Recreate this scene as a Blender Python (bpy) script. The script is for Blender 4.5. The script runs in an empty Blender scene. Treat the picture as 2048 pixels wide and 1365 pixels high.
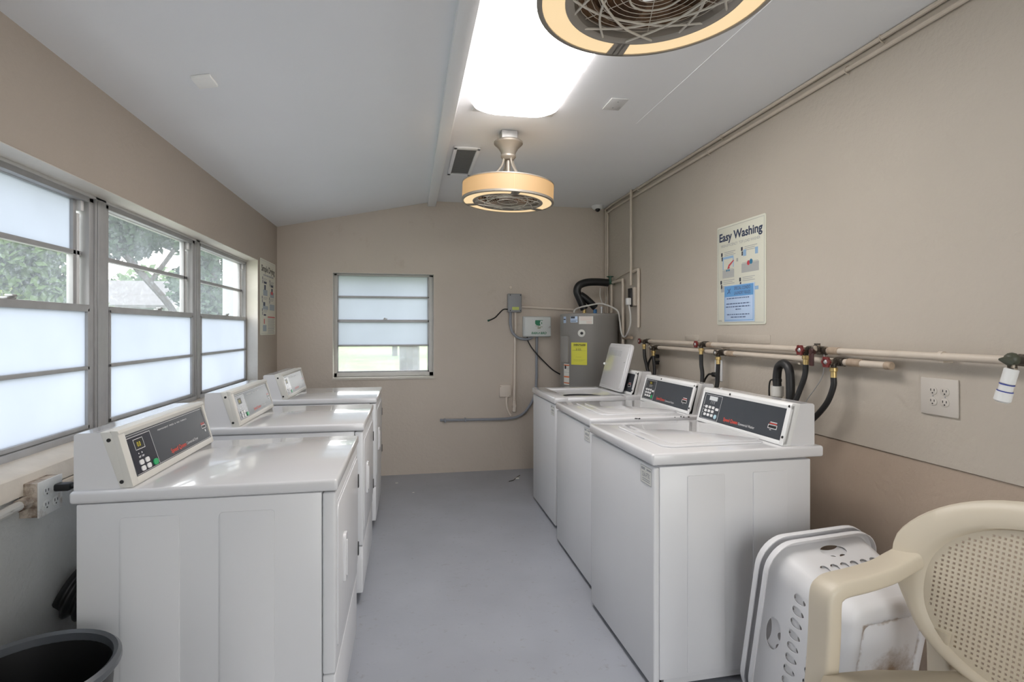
import bpy, bmesh, math, random
from mathutils import Vector, Matrix
from math import pi, sin, cos, tan, radians

random.seed(7)
S = bpy.context.scene
COL = S.collection

# ------------------------------------------------------------------ camera, world, exposure
cam_d = bpy.data.cameras.new('camera')
cam_d.sensor_width = 36.0
cam_d.lens = 1090.0 / 2048.0 * 36.0
cam_d.shift_y = -22.5 / 2048.0
cam_d.clip_start = 0.05
cam = bpy.data.objects.new('camera', cam_d)
COL.objects.link(cam)
cam.location = (0, 0, 1.34)
cam.rotation_euler = (radians(90), 0, radians(-10.702))
S.camera = cam

world = bpy.data.worlds.new('overcast_sky')
S.world = world
world.use_nodes = True
wn = world.node_tree
wn.nodes.clear()
w_out = wn.nodes.new('ShaderNodeOutputWorld')
w_bg = wn.nodes.new('ShaderNodeBackground')
w_tc = wn.nodes.new('ShaderNodeTexCoord')
w_sep = wn.nodes.new('ShaderNodeSeparateXYZ')
w_ramp = wn.nodes.new('ShaderNodeValToRGB')
w_ramp.color_ramp.elements[0].position = 0.0
w_ramp.color_ramp.elements[0].color = (1.0, 0.985, 0.96, 1)
w_ramp.color_ramp.elements[1].position = 0.7
w_ramp.color_ramp.elements[1].color = (0.90, 0.95, 1.0, 1)
wn.links.new(w_tc.outputs['Generated'], w_sep.inputs[0])
wn.links.new(w_sep.outputs['Z'], w_ramp.inputs[0])
wn.links.new(w_ramp.outputs[0], w_bg.inputs[0])
w_bg.inputs[1].default_value = 1.52
wn.links.new(w_bg.outputs[0], w_out.inputs[0])

S.view_settings.view_transform = 'Standard'
S.view_settings.look = 'None'
S.view_settings.gamma = 1.0
S.view_settings.exposure = 1.75
S.view_settings.use_curve_mapping = False
FLUOR = 4.6          # radiance of the ceiling fixture's diffuser
SHADE = 0.15         # radiance of the fan lamps' shades
S.cycles.max_bounces = 10
S.cycles.diffuse_bounces = 6
S.cycles.transmission_bounces = 8
S.cycles.transparent_max_bounces = 12
S.cycles.sample_clamp_indirect = 0.0
S.cycles.caustics_reflective = False
S.cycles.caustics_refractive = False

# ------------------------------------------------------------------ materials
def srgb(r, g, b):
    def f(c):
        c /= 255.0
        return c / 12.92 if c <= 0.04045 else ((c + 0.055) / 1.055) ** 2.4
    return (f(r), f(g), f(b), 1.0)

MATS = {}
def mat(name, col, rough=0.5, metal=0.0, var=0.0, vscale=6.0, bump=0.0, bscale=60.0, coat=0.0, emit=None, estr=0.0,
        spec=0.5, dirt=None, dscale=3.0, dlo=0.55, dhi=0.75):
    if name in MATS:
        return MATS[name]
    m = bpy.data.materials.new(name)
    m.use_nodes = True
    nt = m.node_tree
    p = nt.nodes['Principled BSDF']
    p.inputs['Base Color'].default_value = col
    p.inputs['Roughness'].default_value = rough
    p.inputs['Metallic'].default_value = metal
    p.inputs['Specular IOR Level'].default_value = spec
    p.inputs['Coat Weight'].default_value = coat
    p.inputs['Coat Roughness'].default_value = 0.05
    if emit:
        p.inputs['Emission Color'].default_value = emit
        p.inputs['Emission Strength'].default_value = estr
    tc = None
    if var or bump or dirt:
        tc = nt.nodes.new('ShaderNodeTexCoord')
    src = None
    if var:
        n = nt.nodes.new('ShaderNodeTexNoise')
        n.inputs['Scale'].default_value = vscale
        n.inputs['Detail'].default_value = 5
        nt.links.new(tc.outputs['Object'], n.inputs['Vector'])
        r = nt.nodes.new('ShaderNodeMapRange')
        r.inputs['From Min'].default_value = 0.25
        r.inputs['From Max'].default_value = 0.75
        r.inputs['To Min'].default_value = 1.0 - var
        r.inputs['To Max'].default_value = 1.0 + var
        nt.links.new(n.outputs[0], r.inputs[0])
        mx = nt.nodes.new('ShaderNodeVectorMath')
        mx.operation = 'SCALE'
        mx.inputs[0].default_value = col[:3]
        nt.links.new(r.outputs[0], mx.inputs['Scale'])
        src = mx.outputs[0]
    if dirt:
        n = nt.nodes.new('ShaderNodeTexNoise')
        n.inputs['Scale'].default_value = dscale
        n.inputs['Detail'].default_value = 8
        n.inputs['Roughness'].default_value = 0.7
        nt.links.new(tc.outputs['Object'], n.inputs['Vector'])
        r = nt.nodes.new('ShaderNodeMapRange')
        r.inputs['From Min'].default_value = dlo
        r.inputs['From Max'].default_value = dhi
        nt.links.new(n.outputs[0], r.inputs[0])
        mx = nt.nodes.new('ShaderNodeMix')
        mx.data_type = 'RGBA'
        nt.links.new(r.outputs[0], mx.inputs[0])
        if src:
            nt.links.new(src, mx.inputs[6])
        else:
            mx.inputs[6].default_value = col
        mx.inputs[7].default_value = dirt
        src = mx.outputs[2]
    if src:
        nt.links.new(src, p.inputs['Base Color'])
    if bump:
        n = nt.nodes.new('ShaderNodeTexNoise')
        n.inputs['Scale'].default_value = bscale
        n.inputs['Detail'].default_value = 3
        nt.links.new(tc.outputs['Object'], n.inputs['Vector'])
        b = nt.nodes.new('ShaderNodeBump')
        b.inputs['Strength'].default_value = bump
        b.inputs['Distance'].default_value = 0.01
        nt.links.new(n.outputs[0], b.inputs['Height'])
        nt.links.new(b.outputs[0], p.inputs['Normal'])
    MATS[name] = m
    return m

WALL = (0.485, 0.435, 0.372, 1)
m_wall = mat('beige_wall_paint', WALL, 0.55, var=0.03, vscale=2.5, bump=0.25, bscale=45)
m_wall_l = mat('beige_wall_shaded', (0.40, 0.345, 0.29, 1), 0.55, var=0.03, vscale=2.5, bump=0.25, bscale=45)  # same beige wall, shade of the window side put into the colour
m_wall_low = mat('tan_wall_paint', (0.45, 0.36, 0.285, 1), 0.5, var=0.05, vscale=3, bump=0.25, bscale=45)
m_wall_grey = mat('grey_lower_wall', (0.54, 0.545, 0.53, 1), 0.5, var=0.05, vscale=3, bump=0.35, bscale=60)  # lower left wall, greyer and paler than the part above
m_wall_back = mat('beige_wall_lightened', (0.58, 0.51, 0.44, 1), 0.5, var=0.03, vscale=2.5, bump=0.2, bscale=45,  # beige wall again, colour lightened to make up for missing far-end light
                  dirt=(0.44, 0.36, 0.28, 1), dscale=1.6, dlo=0.6, dhi=0.8)
m_reveal = mat('reveal_paint', (0.62, 0.58, 0.52, 1), 0.5, var=0.04, vscale=8, bump=0.2, bscale=50)
m_ceil = mat('ceiling_paint', (0.84, 0.855, 0.88, 1), 0.6, var=0.015, vscale=2, bump=0.06, bscale=25)
m_beam = mat('beam_paint', (0.86, 0.865, 0.875, 1), 0.5)
m_floor = mat('grey_floor_paint', (0.345, 0.362, 0.405, 1), 0.38, var=0.07, vscale=3.5, bump=0.06, bscale=30,
              dirt=(0.27, 0.27, 0.28, 1), dscale=28, dlo=0.58, dhi=0.74)
m_enamel = mat('white_enamel', (0.70, 0.70, 0.715, 1), 0.20, coat=0.7, var=0.01, vscale=4)
m_enamel2 = mat('white_enamel_body', (0.71, 0.715, 0.73, 1), 0.32, coat=0.15, var=0.015, vscale=4)
m_bezel = mat('cream_plastic', (0.66, 0.645, 0.60, 1), 0.4)
m_wbezel = mat('white_plastic', (0.76, 0.765, 0.76, 1), 0.38)
m_panel = mat('charcoal_panel', (0.045, 0.050, 0.060, 1), 0.33, var=0.05, vscale=20)
m_panel_d = mat('navy_panel', (0.018, 0.020, 0.034, 1), 0.25)
m_black = mat('black_plastic', (0.012, 0.012, 0.013, 1), 0.4)
m_rubber = mat('black_rubber', (0.016, 0.016, 0.017, 1), 0.45)
m_foam = mat('black_foam', (0.010, 0.011, 0.012, 1), 0.38, bump=0.2, bscale=30)
m_red = mat('red_ink', (0.72, 0.07, 0.04, 1), 0.4)
m_whiteink = mat('white_ink', (0.75, 0.75, 0.75, 1), 0.4)
m_greyink = mat('grey_ink', (0.35, 0.36, 0.38, 1), 0.5)
m_darkink = mat('dark_ink', (0.035, 0.04, 0.06, 1), 0.5)
m_navyink = mat('navy_ink', (0.025, 0.04, 0.09, 1), 0.5)
m_green = mat('green_button', (0.02, 0.38, 0.13, 1), 0.35)
m_greenink = mat('green_ink', (0.02, 0.20, 0.10, 1), 0.5)
m_lcd = mat('grey_display', (0.62, 0.65, 0.66, 1), 0.3)
m_amber = mat('amber_digits', (0.5, 0.42, 0.02, 1), 0.4, emit=(0.75, 0.6, 0.05, 1), estr=0.12)
m_alu = mat('window_aluminium', (0.42, 0.42, 0.425, 1), 0.45, metal=0.35, var=0.08, vscale=14)
m_aluL = mat('painted_frame', (0.60, 0.59, 0.57, 1), 0.45, var=0.05, vscale=14)
m_pewter = mat('pewter_metal', (0.33, 0.30, 0.26, 1), 0.40, metal=0.35)
m_galv = mat('galvanised_steel', (0.45, 0.45, 0.45, 1), 0.45, metal=0.6, var=0.12, vscale=30)
m_pipe = mat('painted_pipe', (0.58, 0.51, 0.43, 1), 0.42, var=0.06, vscale=14)
m_pipeb = mat('pale_painted_pipe', (0.74, 0.655, 0.57, 1), 0.4, var=0.05, vscale=14)
m_rustpipe = mat('brass_stained_pipe', (0.40, 0.31, 0.23, 1), 0.45, var=0.2, vscale=40)
m_brass = mat('brass', (0.62, 0.46, 0.20, 1), 0.35, metal=0.75, var=0.15, vscale=50)
m_oldmetal = mat('tarnished_valve', (0.06, 0.05, 0.04, 1), 0.45, metal=0.5, var=0.4, vscale=60, dirt=(0.45, 0.38, 0.30, 1), dscale=35, dlo=0.52, dhi=0.62)
m_redh = mat('red_handle', (0.15, 0.018, 0.016, 1), 0.4, var=0.3, vscale=60)
m_greenh = mat('green_handle', (0.03, 0.10, 0.07, 1), 0.4)
m_cond_g = mat('grey_conduit', (0.27, 0.285, 0.32, 1), 0.45)
m_boxg = mat('grey_box', (0.30, 0.31, 0.325, 1), 0.45)
m_cwhite = mat('controller_plastic', (0.66, 0.69, 0.68, 1), 0.4)
m_tank = mat('tank_grey', (0.31, 0.30, 0.285, 1), 0.3, metal=0.15, var=0.03, vscale=5)
m_yellow = mat('yellow_paper', (0.72, 0.70, 0.07, 1), 0.5)
m_paper = mat('white_paper', (0.74, 0.74, 0.70, 1), 0.45)
m_poster = mat('poster_plastic', (0.70, 0.70, 0.60, 1), 0.3)
m_blue = mat('blue_paper', (0.13, 0.33, 0.62, 1), 0.3)
m_lblue = mat('light_blue_paper', (0.47, 0.60, 0.80, 1), 0.25)
m_orange = mat('orange_print', (0.70, 0.20, 0.08, 1), 0.5)
m_cover = mat('outlet_plastic', (0.56, 0.52, 0.47, 1), 0.4)
m_coverw = mat('white_outlet', (0.66, 0.66, 0.64, 1), 0.4, dirt=(0.30, 0.22, 0.16, 1), dscale=14, dlo=0.55, dhi=0.72)
m_boxdirty = mat('stained_box', (0.50, 0.43, 0.36, 1), 0.5, dirt=(0.10, 0.06, 0.04, 1), dscale=18, dlo=0.42, dhi=0.62)
m_chair = mat('beige_resin', (0.60, 0.535, 0.425, 1), 0.42, var=0.02, vscale=5)
m_basket = mat('white_basket_plastic', (0.74, 0.74, 0.755, 1), 0.38)
m_foil = mat('duct_foil', (0.06, 0.06, 0.062, 1), 0.35, metal=0.4, var=0.3, vscale=25)
m_grille = mat('vent_grille', (0.46, 0.47, 0.47, 1), 0.5, metal=0.2)
m_wire = mat('fan_wire', (0.66, 0.61, 0.53, 1), 0.4, metal=0.1)
m_motor = mat('dusty_brown_metal', (0.17, 0.10, 0.055, 1), 0.55, var=0.45, vscale=70)
m_cord = mat('white_cord', (0.62, 0.61, 0.58, 1), 0.45)
m_leafwhite = mat('paper_scrap', (0.7, 0.7, 0.66, 1), 0.6)

# fluorescent diffuser, fan shade
m_fluor = mat('lit_diffuser', (0.8, 0.78, 0.76, 1), 0.4, emit=(1.0, 0.955, 0.925, 1), estr=FLUOR)
m_shade = mat('lit_shade', (0.20, 0.14, 0.08, 1), 0.6, emit=(1.0, 0.60, 0.26, 1), estr=SHADE)
m_ringlight = mat('lit_ring', (0.45, 0.37, 0.27, 1), 0.5, emit=(1.0, 0.73, 0.40, 1), estr=SHADE * 1.6)

def frosted(name, col, k=0.9):
    m = bpy.data.materials.new(name)
    m.use_nodes = True
    nt = m.node_tree
    nt.nodes.clear()
    out = nt.nodes.new('ShaderNodeOutputMaterial')
    tr = nt.nodes.new('ShaderNodeBsdfTranslucent')
    gl = nt.nodes.new('ShaderNodeBsdfGlossy')
    gl.inputs['Roughness'].default_value = 0.35
    mx = nt.nodes.new('ShaderNodeMixShader')
    mx.inputs[0].default_value = 0.05
    tc = nt.nodes.new('ShaderNodeTexCoord')
    n = nt.nodes.new('ShaderNodeTexNoise')
    n.inputs['Scale'].default_value = 1.7
    n.inputs['Detail'].default_value = 6
    nt.links.new(tc.outputs['Object'], n.inputs['Vector'])
    rp = nt.nodes.new('ShaderNodeValToRGB')
    rp.color_ramp.elements[0].position = 0.3
    rp.color_ramp.elements[1].position = 0.7
    rp.color_ramp.elements[0].color = (col[0] * k, col[1] * k, col[2] * k, 1)
    rp.color_ramp.elements[1].color = col
    nt.links.new(n.outputs[0], rp.inputs[0])
    nt.links.new(rp.outputs[0], tr.inputs[0])
    nt.links.new(tr.outputs[0], mx.inputs[1])
    nt.links.new(gl.outputs[0], mx.inputs[2])
    nt.links.new(mx.outputs[0], out.inputs[0])
    return m
m_frost = frosted('frosted_glass', (0.600, 0.625, 0.685, 1))

def dirty_glass(name, base, speck, scale, blur=False):
    m = bpy.data.materials.new(name)
    m.use_nodes = True
    nt = m.node_tree
    nt.nodes.clear()
    out = nt.nodes.new('ShaderNodeOutputMaterial')
    tp = nt.nodes.new('ShaderNodeBsdfTransparent')
    tr = nt.nodes.new('ShaderNodeBsdfTranslucent')
    tr.inputs[0].default_value = (0.80, 0.86, 0.96, 1)
    gl = nt.nodes.new('ShaderNodeBsdfGlossy')
    gl.inputs['Roughness'].default_value = 0.03
    tc = nt.nodes.new('ShaderNodeTexCoord')
    n = nt.nodes.new('ShaderNodeTexNoise')
    n.inputs['Scale'].default_value = scale
    n.inputs['Detail'].default_value = 7
    n.inputs['Roughness'].default_value = 0.75
    nt.links.new(tc.outputs['Object'], n.inputs['Vector'])
    n2 = nt.nodes.new('ShaderNodeTexNoise')
    n2.inputs['Scale'].default_value = 3.0
    nt.links.new(tc.outputs['Object'], n2.inputs['Vector'])
    r = nt.nodes.new('ShaderNodeMapRange')
    r.inputs['From Min'].default_value = 0.52
    r.inputs['From Max'].default_value = 0.72
    r.inputs['To Min'].default_value = base
    r.inputs['To Max'].default_value = base + speck
    nt.links.new(n.outputs[0], r.inputs[0])
    mul = nt.nodes.new('ShaderNodeMath')
    mul.operation = 'MULTIPLY'
    mr = nt.nodes.new('ShaderNodeMapRange')
    mr.inputs['From Min'].default_value = 0.3
    mr.inputs['From Max'].default_value = 0.7
    mr.inputs['To Min'].default_value = 0.7
    mr.inputs['To Max'].default_value = 1.3
    nt.links.new(n2.outputs[0], mr.inputs[0])
    nt.links.new(r.outputs[0], mul.inputs[0])
    nt.links.new(mr.outputs[0], mul.inputs[1])
    mx = nt.nodes.new('ShaderNodeMixShader')
    nt.links.new(mul.outputs[0], mx.inputs[0])
    nt.links.new(tp.outputs[0], mx.inputs[1])
    nt.links.new(tr.outputs[0], mx.inputs[2])
    mx2 = nt.nodes.new('ShaderNodeMixShader')
    mx2.inputs[0].default_value = 0.04
    nt.links.new(mx.outputs[0], mx2.inputs[1])
    nt.links.new(gl.outputs[0], mx2.inputs[2])
    nt.links.new(mx2.outputs[0], out.inputs[0])
    return m
m_clear = dirty_glass('dusty_glass', 0.07, 0.20, 75)
m_cloudy = dirty_glass('cloudy_glass', 0.16, 0.14, 16)

# ------------------------------------------------------------------ mesh helper
class B:
    def __init__(self):
        self.bm = bmesh.new()
        self.mi = 0
    def _app(self, t, M=None):
        if M is not None:
            bmesh.ops.transform(t, matrix=M, verts=t.verts)
        for f in t.faces:
            f.material_index = self.mi
        me = bpy.data.meshes.new('tmp')
        t.to_mesh(me)
        t.free()
        self.bm.from_mesh(me)
        bpy.data.meshes.remove(me)
        return self
    def box(self, lo, hi, r=0.0, seg=2, M=None):
        t = bmesh.new()
        bmesh.ops.create_cube(t, size=1.0)
        lo, hi = Vector(lo), Vector(hi)
        c, s = (lo + hi) / 2, hi - lo
        bmesh.ops.transform(t, matrix=Matrix.Translation(c) @ Matrix.Diagonal((s.x, s.y, s.z, 1)), verts=t.verts)
        if r:
            bmesh.ops.bevel(t, geom=list(t.edges), offset=min(r, min(s) * 0.49), segments=seg, affect='EDGES', profile=0.5)
        return self._app(t, M)
    def rbox(self, lo, hi, axis, r, seg=5, edge=0.0, M=None):
        """box whose four edges along `axis` are rounded by r (and rims by edge)"""
        lo, hi = Vector(lo), Vector(hi)
        a, b = [i for i in range(3) if i != axis]
        pts = []
        for (ca, cb, a0) in ((hi[a] - r, hi[b] - r, 0), (lo[a] + r, hi[b] - r, 90), (lo[a] + r, lo[b] + r, 180), (hi[a] - r, lo[b] + r, 270)):
            for k in range(seg + 1):
                th = radians(a0 + 90.0 * k / seg)
                pts.append((ca + r * cos(th), cb + r * sin(th)))
        return self.prism(pts, axis, lo[axis], hi[axis], edge, M)
    def prism(self, pts, axis, lo, hi, edge=0.0, M=None):
        t = bmesh.new()
        a, b = [i for i in range(3) if i != axis]
        vs = []
        for h in (lo, hi):
            row = []
            for p in pts:
                co = [0, 0, 0]
                co[a], co[b], co[axis] = p[0], p[1], h
                row.append(t.verts.new(co))
            vs.append(row)
        n = len(pts)
        t.faces.new(vs[0])
        t.faces.new(vs[1])
        for i in range(n):
            t.faces.new((vs[0][i], vs[0][(i + 1) % n], vs[1][(i + 1) % n], vs[1][i]))
        bmesh.ops.recalc_face_normals(t, faces=t.faces)
        if edge:
            es = [e for e in t.edges if any(len(f.verts) == n and n > 4 for f in e.link_faces)] if n > 4 else list(t.edges)
            bmesh.ops.bevel(t, geom=es, offset=edge, segments=2, affect='EDGES', profile=0.5)
        return self._app(t, M)
    def lathe(self, prof, seg=32, M=None, cap=True):
        t = bmesh.new()
        rings = []
        for (r, z) in prof:
            rings.append([t.verts.new((r * cos(2 * pi * k / seg), r * sin(2 * pi * k / seg), z)) for k in range(seg)])
        for i in range(len(rings) - 1):
            for k in range(seg):
                t.faces.new((rings[i][k], rings[i][(k + 1) % seg], rings[i + 1][(k + 1) % seg], rings[i + 1][k]))
        if cap:
            for ring in (rings[0], rings[-1]):
                if (ring[0].co - ring[seg // 2].co).length > 1e-5:
                    t.faces.new(ring)
        bmesh.ops.remove_doubles(t, verts=t.verts, dist=1e-6)
        bmesh.ops.recalc_face_normals(t, faces=t.faces)
        return self._app(t, M)
    def cyl(self, p0, p1, r, seg=16, r2=None, edge=0.0):
        p0, p1 = Vector(p0), Vector(p1)
        d = p1 - p0
        L = d.length
        M = Matrix.Translation(p0) @ d.to_track_quat('Z', 'Y').to_matrix().to_4x4()
        r2 = r if r2 is None else r2
        if edge:
            return self.lathe([(max(r - edge, 0), 0), (r, edge), (r2, L - edge), (max(r2 - edge, 0), L)], seg, M)
        return self.lathe([(r, 0), (r2, L)], seg, M)
    def tube(self, pts, r, seg=10, sub=6, smooth=True, closed=False, flat=None, up=None, pin=False):
        """tube along a path; flat=(w,h) gives a rounded flat section"""
        pts = [Vector(p) for p in pts]
        if smooth and len(pts) > 2:
            P = []
            n = len(pts)
            rng = range(n) if closed else range(n - 1)
            for i in rng:
                p0 = pts[(i - 1) % n] if (closed or i > 0) else pts[0] * 2 - pts[1]
                p1, p2 = pts[i], pts[(i + 1) % n]
                p3 = pts[(i + 2) % n] if (closed or i + 2 < n) else pts[-1] * 2 - pts[-2]
                for k in range(sub):
                    u = k / sub
                    P.append(0.5 * ((2 * p1) + (-p0 + p2) * u + (2 * p0 - 5 * p1 + 4 * p2 - p3) * u * u + (-p0 + 3 * p1 - 3 * p2 + p3) * u ** 3))
            if not closed:
                P.append(pts[-1])
        else:
            P = pts
        n = len(P)
        tang = []
        for i in range(n):
            if closed:
                d = P[(i + 1) % n] - P[i - 1]
            else:
                d = P[min(i + 1, n - 1)] - P[max(i - 1, 0)]
            tang.append(d.normalized())
        ref = Vector(up) if up else (Vector((0, 0, 1)) if abs(tang[0].z) < 0.9 else Vector((1, 0, 0)))
        nrm = (ref - tang[0] * ref.dot(tang[0])).normalized()
        t = bmesh.new()
        rings = []
        for i in range(n):
            if i:
                src = Vector(up) if (up and pin) else nrm
                nn = src - tang[i] * src.dot(tang[i])
                if nn.length > 1e-4:
                    nrm = nn.normalized()
            bi = tang[i].cross(nrm)
            rr = r[min(int(i * len(r) / n), len(r) - 1)] if isinstance(r, (list, tuple)) else (r(i / max(n - 1, 1)) if callable(r) else r)
            ring = []
            if flat:
                w, h = flat
                rc = min(w, h) * 0.35 if not rr else rr
                for (sx, sy, a0) in ((1, 1, 0), (-1, 1, 90), (-1, -1, 180), (1, -1, 270)):
                    for k in range(4):
                        th = radians(a0 + 30 * k)
                        ring.append(t.verts.new(P[i] + bi * (sx * (w / 2 - rc) + rc * cos(th)) + nrm * (sy * (h / 2 - rc) + rc * sin(th))))
            else:
                for k in range(seg):
                    th = 2 * pi * k / seg
                    ring.append(t.verts.new(P[i] + nrm * (rr * cos(th)) + bi * (rr * sin(th))))
            rings.append(ring)
        m = len(rings[0])
        for i in range(n if closed else n - 1):
            for k in range(m):
                t.faces.new((rings[i][k], rings[i][(k + 1) % m], rings[(i + 1) % n][(k + 1) % m], rings[(i + 1) % n][k]))
        if not closed:
            t.faces.new(rings[0])
            t.faces.new(rings[-1])
        bmesh.ops.recalc_face_normals(t, faces=t.faces)
        return self._app(t)
    def quad(self, pts, M=None):
        t = bmesh.new()
        t.faces.new([t.verts.new(p) for p in pts])
        return self._app(t, M)
    def sphere(self, c, r, seg=16, sc=(1, 1, 1)):
        t = bmesh.new()
        bmesh.ops.create_uvsphere(t, u_segments=seg, v_segments=max(seg // 2, 4), radius=r)
        return self._app(t, Matrix.Translation(c) @ Matrix.Diagonal((sc[0], sc[1], sc[2], 1)))
    def text(self, s, h, M, width=None, bold=0.0, align='LEFT', shear=0.0):
        cu = bpy.data.curves.new('tmp', 'FONT')
        cu.body = s
        cu.size = 1.0
        cu.resolution_u = 3
        cu.offset = bold
        cu.shear = shear
        o = bpy.data.objects.new('tmp', cu)
        COL.objects.link(o)
        dg = bpy.context.evaluated_depsgraph_get()
        me = bpy.data.meshes.new_from_object(o.evaluated_get(dg))
        bpy.data.objects.remove(o)
        bpy.data.curves.remove(cu)
        xs = [v.co.x for v in me.vertices]
        x0, x1 = min(xs), max(xs)
        k = h / 0.72
        kx = width / (x1 - x0) if width else k
        off = {'LEFT': 0, 'CENTER': -(x1 - x0) * kx / 2, 'RIGHT': -(x1 - x0) * kx}[align]
        t = bmesh.new()
        t.from_mesh(me)
        bpy.data.meshes.remove(me)
        L = Matrix.Translation((off, 0, 0)) @ Matrix.Diagonal((kx, k, 1, 1)) @ Matrix.Translation((-x0, 0, 0))
        return self._app(t, M @ L)

def frame(o, xd, yd):
    """matrix taking (right, up, out) of a flat face into the world"""
    xd, yd = Vector(xd).normalized(), Vector(yd).normalized()
    z = xd.cross(yd)
    return Matrix(((xd.x, yd.x, z.x, o[0]), (xd.y, yd.y, z.y, o[1]), (xd.z, yd.z, z.z, o[2]), (0, 0, 0, 1)))

def obj(name, b, m, parent=None, local=False, angle=35):
    """link the builder's mesh as ONE object; with a parent its world coordinates become local ones"""
    me = bpy.data.meshes.new(name)
    bm = b.bm
    if parent is not None and not local:
        bmesh.ops.translate(bm, verts=bm.verts, vec=-Vector(parent['_o']))
    org = None
    if parent is None and not local:
        zs = [v.co for v in bm.verts]
        lo = Vector((min(c[i] for c in zs) for i in range(3)))
        hi = Vector((max(c[i] for c in zs) for i in range(3)))
        org = Vector(((lo.x + hi.x) / 2, (lo.y + hi.y) / 2, lo.z))
        bmesh.ops.translate(bm, verts=bm.verts, vec=-org)
    bm.to_mesh(me)
    bm.free()
    for mm in (m if isinstance(m, (list, tuple)) else [m]):
        me.materials.append(mm)
    for p in me.polygons:
        p.use_smooth = True
    me.set_sharp_from_angle(angle=radians(angle))
    o = bpy.data.objects.new(name, me)
    COL.objects.link(o)
    if org is not None:
        o.location = org
        o['_o'] = org[:]
    if parent is not None:
        o.parent = parent
        o['_o'] = parent['_o']
    return o

def sub(name, b, m, part):
    """a sub-part: child of a part whose own origin is its thing's origin"""
    return obj(name, b, m, part)

def thing(name, label, cat, loc=(0, 0, 0), group=None):
    o = bpy.data.objects.new(name, None)
    o.empty_display_size = 0.1
    COL.objects.link(o)
    o.location = loc
    o['_o'] = tuple(loc)
    return tag(o, label, cat, group)

def tag(o, label, cat, group=None, kind=None):
    o['label'] = label
    o['category'] = cat
    if group:
        o['group'] = group
    if kind:
        o['kind'] = kind
    return o

def struct(name, b, m, parent=None):
    o = obj(name, b, m, parent)
    if parent is None:
        o['kind'] = 'structure'
    return o

def dup(root, loc, label, rotz=None):
    def cp(o, par):
        c = o.copy()
        COL.objects.link(c)
        if par is not None:
            c.parent = par
        for ch in [x for x in bpy.data.objects if x.parent == o]:
            cp(ch, c)
        return c
    r = cp(root, None)
    r.location = loc
    r['label'] = label
    if rotz is not None:
        r.rotation_euler[2] = rotz
    return r

# ------------------------------------------------------------------ room shell
XL, XR, YB, YF = -1.15, 1.902, 5.133, -1.0
ZR = 2.54                      # flat ceiling
SL = (2.54 - 2.253) / (0.245 + 1.15)
XB = 0.245
def zc(x):
    return ZR if x >= XB else ZR - SL * (XB - x)

b = B(); b.box((-1.4, YF - 0.2, -0.12), (XR + 0.2, YB + 0.22, 0))
struct('floor', b, m_floor)

b = B()
b.prism([(XB, ZR), (XR + 0.2, ZR), (XR + 0.2, ZR + 0.12), (XB, ZR + 0.12), (-1.4, zc(-1.4) + 0.12), (-1.4, zc(-1.4))], 1, YF - 0.2, YB + 0.22)
struct('ceiling', b, m_ceil)

# ridge beam
b = B(); b.box((0.172, YF, 2.488), (0.245, YB - 0.002, 2.545), r=0.004)
struct('trim_1', b, m_beam)
# ceiling panel joints
b = B()
b.box((1.30 - 0.0018, YF, 2.5385), (1.30 + 0.0018, 2.98, 2.5402))
struct('trim_2', b, mat('joint_tape', (0.84, 0.85, 0.87, 1), 0.5))

# left wall with the window band
WY0, WY1 = 0.46, 4.516
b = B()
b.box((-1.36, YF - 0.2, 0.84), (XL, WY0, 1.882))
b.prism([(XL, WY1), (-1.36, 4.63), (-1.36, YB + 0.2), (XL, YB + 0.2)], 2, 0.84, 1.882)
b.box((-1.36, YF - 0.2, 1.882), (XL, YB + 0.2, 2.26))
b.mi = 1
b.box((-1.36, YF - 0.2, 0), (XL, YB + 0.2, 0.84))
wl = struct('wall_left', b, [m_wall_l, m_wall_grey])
# reveal lining and sill
b = B()
b.prism([(XL - 0.001, WY1 - 0.003), (-1.36, 4.627), (-1.36, 4.629), (XL - 0.001, WY1)], 2, 0.905, 1.882)
b.box((-1.36, WY0, 1.879), (XL - 0.001, 4.60, 1.8815))
struct('trim_3', b, m_reveal)
b = B()
b.prism([(-1.36, 0.841), (XL + 0.012, 0.841), (XL + 0.012, 0.900), (XL + 0.004, 0.907), (-1.25, 0.925), (-1.36, 0.925)], 1, WY0, WY1)
struct('trim_4', b, mat('sill_paint', (0.60, 0.55, 0.48, 1), 0.5, var=0.08, vscale=10, bump=0.2, bscale=40))

# right wall: upper plaster layer stands slightly proud of the lower wall
b = B()
b.box((XR, YF - 0.2, 0.845), (XR + 0.2, YB + 0.2, ZR + 0.02))
b.mi = 1
b.box((XR + 0.006, YF - 0.2, 0), (XR + 0.2, YB + 0.2, 0.842))
struct('wall_right', b, [m_wall, m_wall_low])

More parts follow.
